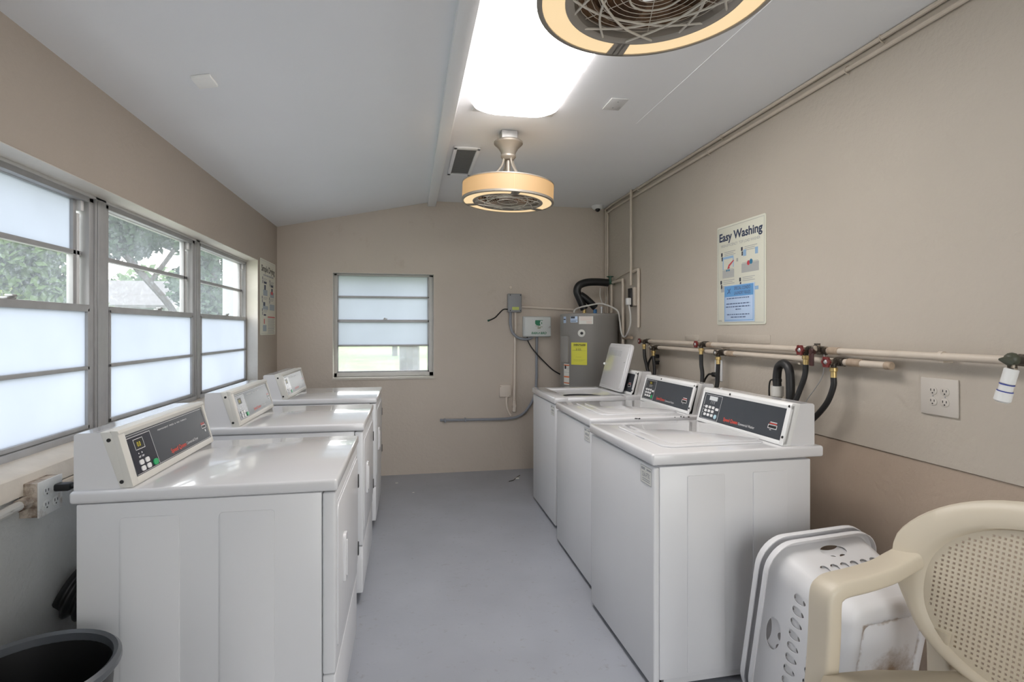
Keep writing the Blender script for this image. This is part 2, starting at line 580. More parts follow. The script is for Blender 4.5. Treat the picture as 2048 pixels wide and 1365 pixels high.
# back wall with window hole
BX0, BX1, BZ0, BZ1 = -0.678, 0.229, 0.897, 1.859
b = B()
def zc_poly(x0, x1, z0):
    pts = [(x0, z0), (x1, z0), (x1, zc(x1) + 0.02)]
    if x0 < XB < x1:
        pts.append((XB, ZR + 0.02))
    pts.append((x0, zc(x0) + 0.02))
    return pts
b.prism(zc_poly(-1.36, BX0, 0), 1, YB, YB + 0.2)
b.prism(zc_poly(BX1, XR + 0.2, 0), 1, YB, YB + 0.2)
b.box((BX0, YB, 0), (BX1, YB + 0.2, BZ0))
b.prism(zc_poly(BX0, BX1, BZ1), 1, YB, YB + 0.2)
struct('wall_back', b, m_wall_back)
b = B()
for lo, hi in (((BX0, YB - 0.001, BZ0), (BX0 + 0.003, YB + 0.12, BZ1)), ((BX1 - 0.003, YB - 0.001, BZ0), (BX1, YB + 0.12, BZ1)),
               ((BX0, YB - 0.001, BZ1 - 0.003), (BX1, YB + 0.12, BZ1)), ((BX0 - 0.004, YB - 0.012, BZ0 - 0.012), (BX1 + 0.004, YB + 0.12, BZ0 + 0.006))):
    b.box(lo, hi)
struct('trim_5', b, m_reveal)

# unseen wall behind the camera; wide doorway added to let in fill daylight
b = B()
b.prism(zc_poly(-1.36, 0.20, 0), 1, YF - 0.2, YF)
b.prism(zc_poly(1.85, XR + 0.2, 0), 1, YF - 0.2, YF)
b.prism(zc_poly(0.20, 1.85, 2.20), 1, YF - 0.2, YF)
struct('wall_front', b, m_wall)

# ------------------------------------------------------------------ windows
def side_window(n, y0, y1, panes):
    """aluminium double-hung unit in the left wall, plane x=-1.27; panes = four materials, top to bottom"""
    z0, z1, zm = 0.942, 1.868, 1.425
    b = B()
    x0, x1 = -1.30, -1.250
    for lo, hi in (((x0, y0, z0 - 0.02), (x1, y0 + 0.032, z1)), ((x0, y1 - 0.032, z0 - 0.02), (x1, y1, z1)),
                   ((x0, y0, z1 - 0.02), (x1, y1, z1 + 0.012)), ((x0, y0, z0 - 0.03), (x1 + 0.012, y1, z0 + 0.004))):
        b.box(lo, hi, r=0.003)
    w = struct('window_%d' % n, b, m_alu)
    # lower sash (inner), upper sash (outer)
    a0, a1 = y0 + 0.034, y1 - 0.034
    lows = B()
    xs0, xs1 = -1.272, -1.247
    for lo, hi in (((xs0, a0, zm - 0.014), (xs1, a1, zm + 0.014)), ((xs0, a0, z0 + 0.006), (xs1, a1, z0 + 0.022)),
                   ((xs0, a0, z0 + 0.006), (xs1, a0 + 0.012, zm)), ((xs0, a1 - 0.012, z0 + 0.006), (xs1, a1, zm)),
                   ((xs0, a0, 1.181), (xs1, a1, 1.196))):
        lows.box(lo, hi, r=0.002)
    struct('lower_sash', lows, m_alu, w)
    ups = B()
    xu0, xu1 = -1.300, -1.276
    c1 = a1 - 0.035                      # the upper sash shows a wider stile and a white balance channel
    for lo, hi in (((xu0, a0, 1.633), (xu1, a1, 1.652)), ((xu0, c1 - 0.02, zm), (xu1, c1, z1)),
                   ((xu0, a0, zm), (xu1, a0 + 0.012, z1)), ((xu0, a0, z1 - 0.022), (xu1, a1, z1))):
        ups.box(lo, hi, r=0.002)
    struct('upper_sash', ups, m_alu, w)
    ch = B()
    ch.box((-1.300, c1 + 0.004, zm + 0.016), (-1.276, c1 + 0.022, z1 - 0.07), r=0.002)
    ch.box((-1.300, c1 + 0.004, z1 - 0.06), (-1.262, c1 + 0.024, z1 - 0.02), r=0.002)
    struct('balance_channel', ch, mat('channel_white', (0.72, 0.72, 0.72, 1), 0.4), w)
    lt = B()
    ym = (y0 + y1) / 2 + 0.02
    lt.box((-1.268, ym - 0.022, zm + 0.014), (-1.246, ym + 0.022, zm + 0.021), r=0.002)
    lt.box((-1.262, ym - 0.010, zm + 0.021), (-1.238, ym + 0.012, zm + 0.029), r=0.002)
    struct('sash_latch', lt, m_galv, w)
    for k, (zz0, zz1, xx, ya, yb) in enumerate(((1.650, z1 - 0.020, -1.290, a0 + 0.01, c1 - 0.018), (zm + 0.01, 1.635, -1.290, a0 + 0.01, c1 - 0.018),
                                               (1.194, zm - 0.012, -1.260, a0 + 0.01, a1 - 0.01), (z0 + 0.020, 1.183, -1.260, a0 + 0.01, a1 - 0.01))):
        p = B(); p.box((xx - 0.002, ya, zz0), (xx + 0.002, yb, zz1))
        struct('pane', p, panes[k], w)
    return w
side_window(1, 1.50, 2.475, [m_frost, m_clear, m_frost, m_frost])
side_window(5, 0.48, 1.42, [m_frost, m_frost, m_frost, m_frost])  # unit out of view, added to let in more daylight
side_window(2, 2.555, 3.530, [m_clear, m_clear, m_frost, m_frost])
side_window(3, 3.592, 4.590, [m_clear, m_clear, m_frost, m_frost])
# mullion posts between the units
for k, (ya, yb) in enumerate(((2.475, 2.555), (3.530, 3.592), (1.42, 1.50))):
    b = B(); b.box((-1.305, ya, 0.93), (-1.243, yb, 1.88), r=0.003)
    b.box((-1.243, ya + 0.01, 0.93), (-1.239, ya + 0.028, 1.86), r=0.001)
    struct('trim_%d' % (6, 7, 11)[k], b, m_alu)
b = B(); b.box((-1.305, 0.46, 1.868), (-1.243, 4.60, 1.880), r=0.002)
struct('trim_8', b, m_aluL)

# back window
b = B()
x0, x1, y0, y1, z0, z1 = BX0 + 0.002, BX1 - 0.002, YB + 0.085, YB + 0.14, BZ0 + 0.008, BZ1 - 0.004
for lo, hi in (((x0, y0, z0), (x0 + 0.028, y1, z1)), ((x1 - 0.040, y0, z0), (x1, y1, z1)), ((x0, y0, z1 - 0.016), (x1, y1, z1)), ((x0, y0, z0), (x1, y1, z0 + 0.038))):
    b.box(lo, hi, r=0.003)
w4 = struct('window_4', b, m_aluL)
b = B()
for z, h in ((1.645, 0.008), (1.4215, 0.012), (1.192, 0.008)):
    b.box((x0 + 0.02, y0 + 0.012, z - h), (x1 - 0.03, y0 + 0.04, z + h), r=0.002)
b.box((x0 + 0.024, y0 + 0.012, z0 + 0.03), (x0 + 0.036, y0 + 0.04, z1 - 0.012), r=0.002)
b.box((x1 - 0.054, y0 + 0.012, z0 + 0.03), (x1 - 0.036, y0 + 0.04, z1 - 0.012), r=0.002)
b.box((x0 + 0.024, y0 + 0.012, z0 + 0.03), (x1 - 0.036, y0 + 0.04, z0 + 0.052), r=0.002)
struct('sash', b, m_alu, w4)
b = B(); b.box((-0.235, y0 - 0.004, 1.433), (-0.200, y0 + 0.02, 1.446), r=0.002); b.box((-0.228, y0 - 0.012, 1.446), (-0.216, y0 + 0.012, 1.452), r=0.001)
struct('sash_latch', b, m_galv, w4)
for z_0, z_1, m in ((1.653, z1 - 0.014, m_frost), (1.433, 1.637, m_frost), (1.200, 1.410, m_frost), (z0 + 0.05, 1.184, m_cloudy)):
    b = B(); b.box((x0 + 0.03, y0 + 0.024, z_0), (x1 - 0.05, y0 + 0.028, z_1))
    struct('pane', b, m, w4)

# ------------------------------------------------------------------ dryers (local: x=0 rear ... 0.713 front, y across, z up)
def slant(p0, p1, y0):
    """frame on the console's sloped face; p0,p1 = (x,z) bottom and top of the slope"""
    return p0, p1, y0

def vent_slots(b):
    pass

def make_dryer(label):
    t = thing('clothes_dryer', label, 'dryer', (0, 0, 0), 'dryers under the window')
    W = 0.70
    b = B()
    b.box((0.012, 0.0, 0.055), (0.672, W, 0.846), r=0.004)
    for s in (0, 1):                                   # two pressed panels on each side
        for xa, xb in ((0.122, 0.278), (0.384, 0.538)):
            yy = (-0.0032, 0.004) if s == 0 else (W - 0.004, W + 0.0032)
            b.rbox((xa, yy[0], 0.09), (xb, yy[1], 0.803), 1, 0.012, edge=0.0022)
    obj('cabinet', b, m_enamel2, t)
    b = B()
    b.box((0.674, 0.0, 0.288), (0.713, W, 0.8435), r=0.007, seg=3)
    b.rbox((0.7125, 0.03, 0.800), (0.7145, W - 0.03, 0.806), 0, 0.002)
    obj('front_panel', b, m_enamel2, t)
    b = B()
    b.box((0.674, 0.004, 0.055), (0.712, W - 0.004, 0.284), r=0.006, seg=3)
    obj('access_panel', b, m_enamel2, t)
    b = B()
    b.rbox((0.712, 0.028, 0.345), (0.7175, W - 0.015, 0.795), 0, 0.035, edge=0.003)
    d = obj('door', b, m_enamel2, t)
    b = B()
    b.rbox((0.714, 0.155, 0.495), (0.727, 0.205, 0.655), 0, 0.012, edge=0.004)
    b.rbox((0.722, 0.165, 0.515), (0.731, 0.178, 0.635), 0, 0.004, edge=0.002)
    sub('door_handle', b, m_enamel, d)
    for z in (0.690, 0.400):
        b = B(); b.box((0.711, W - 0.020, z - 0.028), (0.7215, W - 0.003, z + 0.028), r=0.002)
        sub('hinge', b, m_black, d)
    b = B()
    b.box((-0.004, -0.006, 0.848), (0.719, W + 0.006, 0.884), r=0.009, seg=3)
    obj('top', b, m_enamel, t)
    # console
    y0, y1 = 0.012, 0.668
    b = B()
    b.prism([(0.0, 0.884), (0.0, 1.040), (0.008, 1.045), (0.072, 1.046), (0.120, 0.884)], 1, y0, y1 - 0.004)
    c = obj('console', b, m_enamel, t)
    b = B()
    b.prism([(0.066, 1.046), (0.118, 0.884), (0.144, 0.884), (0.147, 0.890), (0.104, 1.022), (0.098, 1.040), (0.092, 1.0475)], 1, y0 - 0.002, y1, edge=0.003)
    # raised lip round the panel: top visor, bottom sill and the two cheeks
    b.prism([(0.100, 1.030), (0.092, 1.050), (0.112, 1.049), (0.116, 1.042), (0.110, 1.028)], 1, y0 - 0.002, y1, edge=0.002)
    b.prism([(0.143, 0.885), (0.139, 0.905), (0.148, 0.907), (0.152, 0.886)], 1, y0 - 0.002, y1, edge=0.001)
    for ya, yb in ((y0 - 0.002, y0 + 0.034), (y1 - 0.012, y1)):
        b.prism([(0.130, 0.888), (0.095, 1.040), (0.112, 1.043), (0.153, 0.888)], 1, ya, yb, edge=0.002)
    bz = sub('bezel', b, m_bezel, c)
    # charcoal fascia
    P0, P1 = Vector((0.1480, 0, 0.902)), Vector((0.1085, 0, 1.030))
    up = (P1 - P0).normalized()
    F = frame((P0.x, y0 + 0.036, P0.z), (0, 1, 0), up)      # right=+y, up=slope, out=+x
    PW, PH = y1 - y0 - 0.050, (P1 - P0).length
    b = B()
    b.box((0, 0, -0.004), (PW, PH, 0.0006), M=F)
    fa = sub('fascia', b, m_panel, c)
    b = B()
    b.box((0.006, 0.008, 0.0006), (0.150, PH - 0.016, 0.0010), M=F)
    b.mi = 1
    for (a0, b0, a1, b1) in ((0.150, 0.008, 0.1515, PH - 0.014), (0.004, PH - 0.0155, 0.1515, PH - 0.014), (0.004, PH - 0.008, PW - 0.01, PH - 0.0068),
                             (0.004, 0.0075, PW - 0.006, 0.0085), (PW - 0.0075, 0.008, PW - 0.006, PH - 0.007)):
        b.box((a0, b0, 0.0009), (a1, b1, 0.0013), M=F)
    # window round the display
    for (a0, b0, a1, b1) in ((0.038, 0.113, 0.096, 0.1145), (0.038, 0.081, 0.096, 0.0825), (0.038, 0.081, 0.0395, 0.1145), (0.0945, 0.081, 0.096, 0.1145)):
        b.box((a0, b0 - 0.004, 0.001), (a1, b1 - 0.004, 0.0015), M=F)
    for q in range(2):
        b.lathe([(0.0022, 0), (0.0022, 0.0006)], 10, F @ Matrix.Translation((0.047 + q * 0.020, 0.066, 0.001)))
        b.box((0.042 + q * 0.020, 0.056, 0.001), (0.055 + q * 0.020, 0.0575, 0.0014), M=F)
        b.box((0.042 + q * 0.020, 0.053, 0.001), (0.053 + q * 0.020, 0.0545, 0.0014), M=F)
    b.text('PERMANENT  PRESS  &  MIX  FABRICS', 0.0050, F @ Matrix.Translation((0.205, PH - 0.026, 0.0010)), width=0.235)
    b.text('Commercial Dryer', 0.0105, F @ Matrix.Translation((0.380, 0.022, 0.0010)), width=0.105)
    # return-coin mark and slot frame
    for (a0, b0, a1, b1) in ((PW - 0.058, 0.050, PW - 0.018, 0.052), (PW - 0.058, 0.062, PW - 0.018, 0.064), (PW - 0.058, 0.050, PW - 0.056, 0.064), (PW - 0.020, 0.050, PW - 0.018, 0.064)):
        b.box((a0, b0, 0.001), (a1, b1, 0.0016), M=F)
    b.lathe([(0.005, 0), (0.005, 0.0006)], 12, F @ Matrix.Translation((PW - 0.034, 0.040, 0.001)))
    sub('control_print', b, [m_panel_d, m_whiteink], c)
    b = B()
    b.text('Speed Queen', 0.0155, F @ Matrix.Translation((0.248, 0.020, 0.0012)), width=0.125, bold=0.012)
    b.text('INSERT CARD', 0.0045, F @ Matrix.Translation((PW - 0.058, 0.069, 0.0012)), width=0.036, bold=0.02)
    b.box((PW - 0.056, 0.0655, 0.001), (PW - 0.022, 0.0672, 0.0014), M=F)
    sub('lettering', b, m_red, c)
    b = B()
    b.box((0.0395, 0.078, 0.0008), (0.0945, 0.109, 0.0013), M=F)
    b.mi = 1
    b.text('0.0', 0.015, F @ Matrix.Translation((0.054, 0.086, 0.0016)), width=0.021)
    sub('display', b, [m_black, m_amber], c)
    b = B(); b.box((PW - 0.056, 0.052, -0.001), (PW - 0.020, 0.062, 0.0013), M=F)
    sub('card_slot', b, m_black, c)
    for i in range(2):
        for j in range(2):
            b = B()
            b.rbox((0.034 + i * 0.036, 0.012 + j * 0.019, 0.001), (0.058 + i * 0.036, 0.027 + j * 0.019, 0.0035), 2, 0.006, M=F)
            sub('cycle_button', b, m_whiteink, c)
    b = B(); b.rbox((0.112, 0.011, 0.001), (0.141, 0.030, 0.004), 2, 0.009, M=F)
    sub('start_button', b, m_green, c)
    for (x, z) in ((0.0975, 1.0235), (0.131, 0.903)):
        b = B(); b.cyl((x - 0.008, y0 - 0.0035, z), (x - 0.008, y0 + 0.002, z), 0.0055, 14)
        sub('screw', b, m_black, c)
    for (x, y) in ((0.05, 0.06), (0.05, W - 0.06), (0.64, 0.06), (0.64, W - 0.06)):
        b = B(); b.lathe([(0.024, 0.0), (0.026, 0.006), (0.016, 0.014), (0.010, 0.018), (0.010, 0.056)], 16, Matrix.Translation((x, y, 0)))
        obj('foot', b, m_black, t)
    return t

dry = make_dryer('large white dryer nearest the black bin, its charcoal control panel showing yellow digits')
dry.location = (-0.933, 1.735, 0)
dup(dry, (-0.933, 2.742, 0), 'middle white dryer, second from the black bin')
dup(dry, (-0.930, 3.765, 0), 'white dryer nearest the small back wall window')

# ------------------------------------------------------------------ washers (local: x=0 front ... 0.73 rear)
def make_washer(label, lid_open=False, lit=False, code='53A-FTK', chips=0):
    t = thing('washing_machine', label, 'washing machine', (0, 0, 0), 'washers along the right wall')
    W = 0.660
    b = B()
    b.box((0.024, 0.0, 0.048), (0.665, W, 0.834), r=0.004)
    for s in (0, 1):
        for xa, xb in ((0.135, 0.290), (0.410, 0.562)):
            yy = (-0.0032, 0.004) if s == 0 else (W - 0.004, W + 0.0032)
            b.rbox((xa, yy[0], 0.062), (xb, yy[1], 0.796), 1, 0.006, edge=0.0022)
    b.box((0.05, 0.02, 0.015), (0.64, W - 0.02, 0.05))
    obj('cabinet', b, m_enamel2, t)
    b = B(); b.box((0.0, 0.0, 0.020), (0.024, W, 0.832), r=0.006, seg=3)
    obj('front_panel', b, m_enamel2, t)
    # sheet-metal top with the lid opening
    b = B()
    ox0, ox1, oy0, oy1 = 0.095, 0.500, 0.085, 0.560
    if lid_open:
        b.box((-0.008, -0.006, 0.840), (ox0, W + 0.006, 0.884), r=0.008)
        b.box((ox1, -0.006, 0.840), (0.722, W + 0.006, 0.884), r=0.008)
        b.box((ox0 - 0.01, -0.006, 0.840), (ox1 + 0.01, oy0, 0.884), r=0.008)
        b.box((ox0 - 0.01, oy1, 0.840), (ox1 + 0.01, W + 0.006, 0.884), r=0.008)
        # splash tub under the opening: tray with a round mouth
        n = 40
        cx, cy, R = (ox0 + ox1) / 2, (oy0 + oy1) / 2, 0.165
        tb = bmesh.new()
        inn, out = [], []
        for k in range(n):
            a = 2 * pi * k / n
            inn.append(tb.verts.new((cx + R * cos(a), cy + R * sin(a), 0.846)))
            m_ = max(abs(cos(a)) / ((ox1 - ox0) / 2 + 0.005), abs(sin(a)) / ((oy1 - oy0) / 2 + 0.005))
            out.append(tb.verts.new((cx + cos(a) / m_, cy + sin(a) / m_, 0.874)))
        for k in range(n):
            q = (k + 1) % n
            tb.faces.new((inn[k], inn[q], out[q], out[k]))
        b._app(tb)
    else:
        b.box((-0.008, -0.006, 0.840), (0.722, W + 0.006, 0.884), r=0.010, seg=3)
    tp = obj('top', b, m_enamel, t)
    if lid_open:
        q = B()
        n = 36
        q.lathe([(0.0, 0.50), (0.170, 0.50), (0.168, 0.845), (0.164, 0.845), (0.160, 0.51), (0.0, 0.51)], n, Matrix.Translation(((ox0 + ox1) / 2, (oy0 + oy1) / 2, 0)))
        sub('wash_basket', q, mat('basket_dark', (0.03, 0.03, 0.032, 1), 0.5), tp)
    # lid
    b = B()
    if lid_open:
        H = Matrix.Translation((0.515, (oy0 + oy1) / 2, 0.893)) @ Matrix.Rotation(radians(-15), 4, 'Y').inverted()
        H = Matrix.Translation((0.515, (oy0 + oy1) / 2, 0.893)) @ Matrix.Rotation(radians(15), 4, 'Y')
        b.rbox((-0.010, -0.222, 0.0), (0.010, 0.222, 0.352), 0, 0.035, edge=0.004, M=H)
        b.rbox((-0.015, -0.200, 0.015), (-0.008, 0.200, 0.335), 0, 0.03, edge=0.003, M=H)
        l = obj('lid', b, m_enamel, t)
        q = B()
        for k in range(3):
            for r in range(4):
                q.box((-0.0162, 0.13 - k * 0.085 - 0.035, 0.258 + r * 0.011), (-0.0155, 0.13 - k * 0.085 + 0.035, 0.261 + r * 0.011), M=H)
        sub('lid_print', q, m_greyink, l)
        q = B(); q.cyl(H @ Vector((-0.012, 0.226, 0.185)), H @ Vector((0.004, 0.240, 0.185)), 0.010, 12)
        q.box((-0.006, 0.222, 0.0), (0.004, 0.229, 0.170), M=H)
        sub('lid_hinge', q, m_wbezel, l)
        q = B(); q.lathe([(0.005, 0), (0.004, 0.003)], 10, H @ Matrix.Translation((-0.0155, -0.17, 0.215)) @ Matrix.Rotation(radians(-90), 4, 'Y'))
        sub('lid_bumper', q, m_greyink, l)
    else:
        b.rbox((0.085, 0.078, 0.884), (0.535, 0.566, 0.8905), 2, 0.050, seg=6, edge=0.003)
        # shallow inset step of the lid
        b.rbox((0.130, 0.110, 0.8900), (0.540, 0.535, 0.8925), 2, 0.045, seg=6, edge=0.0018)
        l = obj('lid', b, m_enamel, t)
        q = B(); q.box((0.081, 0.255, 0.8835), (0.096, 0.335, 0.888), r=0.002)
        sub('finger_recess', q, m_greyink, l)
    # console
    y0, y1 = 0.016, 0.640
    b = B()
    b.prism([(0.700, 0.884), (0.700, 1.040), (0.694, 1.0465), (0.622, 1.0475), (0.575, 0.884)], 1, y0 + 0.004, y1 - 0.004)
    c = obj('console', b, m_enamel, t)
    b = B()
    b.prism([(0.634, 1.0475), (0.588, 0.884), (0.560, 0.884), (0.556, 0.889), (0.597, 1.030), (0.601, 1.041), (0.608, 1.049)], 1, y0, y1, edge=0.003)
    b.prism([(0.598, 1.022), (0.590, 1.028), (0.590, 1.040), (0.598, 1.050), (0.612, 1.050)], 1, y0, y1, edge=0.002)
    b.prism([(0.560, 0.885), (0.551, 0.886), (0.555, 0.902), (0.564, 0.904)], 1, y0, y1, edge=0.001)
    for ya, yb in ((y0, y0 + 0.022), (y1 - 0.014, y1)):
        b.prism([(0.551, 0.887), (0.592, 1.040), (0.610, 1.043), (0.572, 0.887)], 1, ya, yb, edge=0.002)
    sub('bezel', b, m_wbezel, c)
    P0, P1 = Vector((0.5555, 0, 0.898)), Vector((0.5935, 0, 1.030))
    up = (P1 - P0).normalized()
    F = frame((P0.x, y1 - 0.014, P0.z), (0, -1, 0), up)     # right=-y, out=-x
    PW, PH = y1 - y0 - 0.036, (P1 - P0).length
    b = B(); b.box((0, 0, -0.004), (PW, PH, 0.0006), M=F)
    sub('fascia', b, m_panel, c)
    b = B()
    for (a0, b0, a1, b1) in ((0.152, 0.008, 0.1532, PH - 0.010), (0.014, PH - 0.0112, 0.1532, PH - 0.010), (0.014, 0.0075, 0.1532, 0.0087), (0.014, 0.008, 0.0152, PH - 0.010)):
        b.box((a0, b0, 0.0006), (a1, b1, 0.0010), M=F)
    for q in range(3):
        b.box((0.070 + q * 0.014, 0.084, 0.0006), (0.0712 + q * 0.014, 0.098, 0.001), M=F)
        b.box((0.070 + q * 0.014, 0.097, 0.0006), (0.078 + q * 0.014, 0.0980, 0.001), M=F)
    for q in range(3):
        b.box((0.019, 0.036 + q * 0.015, 0.0006), (0.026, 0.038 + q * 0.015, 0.001), M=F)
    b.text('Commercial Washer', 0.0115, F @ Matrix.Translation((0.312, 0.020, 0.0008)), width=0.112)
    for (a0, b0, a1, b1) in ((PW - 0.085, 0.041, PW - 0.032, 0.0435), (PW - 0.085, 0.055, PW - 0.032, 0.0575), (PW - 0.085, 0.041, PW - 0.0825, 0.0575), (PW - 0.0345, 0.041, PW - 0.032, 0.0575)):
        b.box((a0, b0, 0.0006), (a1, b1, 0.0014), M=F)
    b.box((PW - 0.076, 0.0660, 0.0006), (PW - 0.036, 0.0690, 0.001), M=F)
    b.box((PW - 0.072, 0.0350, 0.0006), (PW - 0.062, 0.0370, 0.001), M=F)
    sub('control_print', b, m_whiteink, c)
    b = B()
    b.text('Speed Queen', 0.0165, F @ Matrix.Translation((0.200, 0.020, 0.0010)), width=0.106, bold=0.012)
    b.box((PW - 0.080, 0.0605, 0.0006), (PW - 0.036, 0.0635, 0.001), M=F)
    sub('lettering', b, m_red, c)
    b = B(); b.box((PW - 0.0825, 0.0435, -0.001), (PW - 0.0345, 0.0550, 0.0010), M=F)
    sub('card_slot', b, m_black, c)
    b = B()
    b.box((0.052, 0.101, 0.0006), (0.118, 0.121, 0.0012), M=F)
    if lit:
        b.mi = 1
        b.text('35', 0.012, F @ Matrix.Translation((0.066, 0.105, 0.0014)), width=0.026)
    sub('display', b, [m_black, m_amber] if lit else m_lcd, c)
    for i in range(3):
        for j in range(3):
            b = B(); b.rbox((0.034 + i * 0.029, 0.022 + j * 0.019, 0.0006), (0.053 + i * 0.029, 0.035 + j * 0.019, 0.003), 2, 0.004, M=F)
            sub('cycle_button', b, m_whiteink, c)
    b = B(); b.rbox((0.122, 0.056, 0.0006), (0.145, 0.068, 0.003), 2, 0.003, M=F)
    sub('select_button', b, m_whiteink, c)
    b = B(); b.lathe([(0.011, 0), (0.011, 0.002), (0.009, 0.003)], 18, F @ Matrix.Translation((0.131, 0.026, 0.0006)))
    sub('start_button', b, m_green if lit else mat('pale_blue_button', (0.42, 0.60, 0.68, 1), 0.35), c)
    for (y, z, x) in ((y0 + 0.010, 1.038, 0.5915), (y0 + 0.009, 0.918, 0.5585), (y0 + 0.40, 1.040, 0.5905)):
        b = B(); b.lathe([(0.0055, 0), (0.0050, 0.002)], 14, frame((x, y, z), (0, -1, 0), up))
        sub('screw', b, m_black, c)
    # machine number sticker on the front
    G = frame((-0.0004, 0.106, 0.757), (0, -1, 0), (0, 0, 1))
    b = B(); b.box((0, 0, 0), (0.090, 0.066, 0.0006), M=G)
    st = obj('sticker', b, m_paper, t)
    b = B()
    for (a0, b0, a1, b1) in ((0, 0, 0.090, 0.0018), (0, 0.0642, 0.090, 0.066), (0, 0, 0.0016, 0.066), (0.0884, 0, 0.090, 0.066)):
        b.box((a0, b0, 0.0006), (a1, b1, 0.001), M=G)
    b.box((0.006, 0.050, 0.0006), (0.036, 0.060, 0.001), M=G)
    b.box((0.050, 0.052, 0.0006), (0.084, 0.058, 0.001), M=G)
    b.box((0.014, 0.016, 0.0006), (0.076, 0.019, 0.001), M=G)
    b.box((0.014, 0.009, 0.0006), (0.076, 0.012, 0.001), M=G)
    if code[0] == '5':
        b.text(code, 0.018, G @ Matrix.Translation((0.012, 0.025, 0.0010)), width=0.066, bold=0.02)
    else:                                              # too blurred to read: dark smudges of type
        rq = random.Random(code)
        for q in range(6):
            b.box((0.014 + q * 0.0105, 0.026 + 0.002 * rq.random(), 0.0006), (0.021 + q * 0.0105, 0.038 + 0.004 * rq.random(), 0.001), M=G)
    sub('sticker_print', b, m_greyink, st)
    rnd = random.Random(code)
    if chips:
        b = B()
        for k in range(chips):
            a = 0.17 + 0.45 * rnd.random()
            b.sphere((a, -0.006, 0.881 - 0.004 * rnd.random()), 0.0022 + 0.003 * rnd.random(), 8, (1.4, 0.35, 0.7))
        obj('paint_chips', b, m_black, t)
    for (x, y) in ((0.05, 0.05), (0.05, W - 0.05), (0.61, 0.05), (0.61, W - 0.05)):
        b = B(); b.lathe([(0.020, 0.0), (0.021, 0.006), (0.012, 0.010), (0.012, 0.05)], 14, Matrix.Translation((x, y, 0)))
        obj('foot', b, m_black, t)
    return t

w1 = make_washer('white washer nearest the beige chair, with a grey display and a hose behind it', code='53A-FTK')
w1.location = (0.882, 1.868, 0)
w1.rotation_euler[2] = radians(1.2)
w2 = make_washer('middle white washer with chipped paint along its top edge', lit=True, code='b', chips=9)
w2.location = (0.918, 2.672, 0)
w3 = make_washer('white washer with its lid standing open, in front of the water heater', lid_open=True, code='c')
w3.location = (0.965, 3.545, 0)

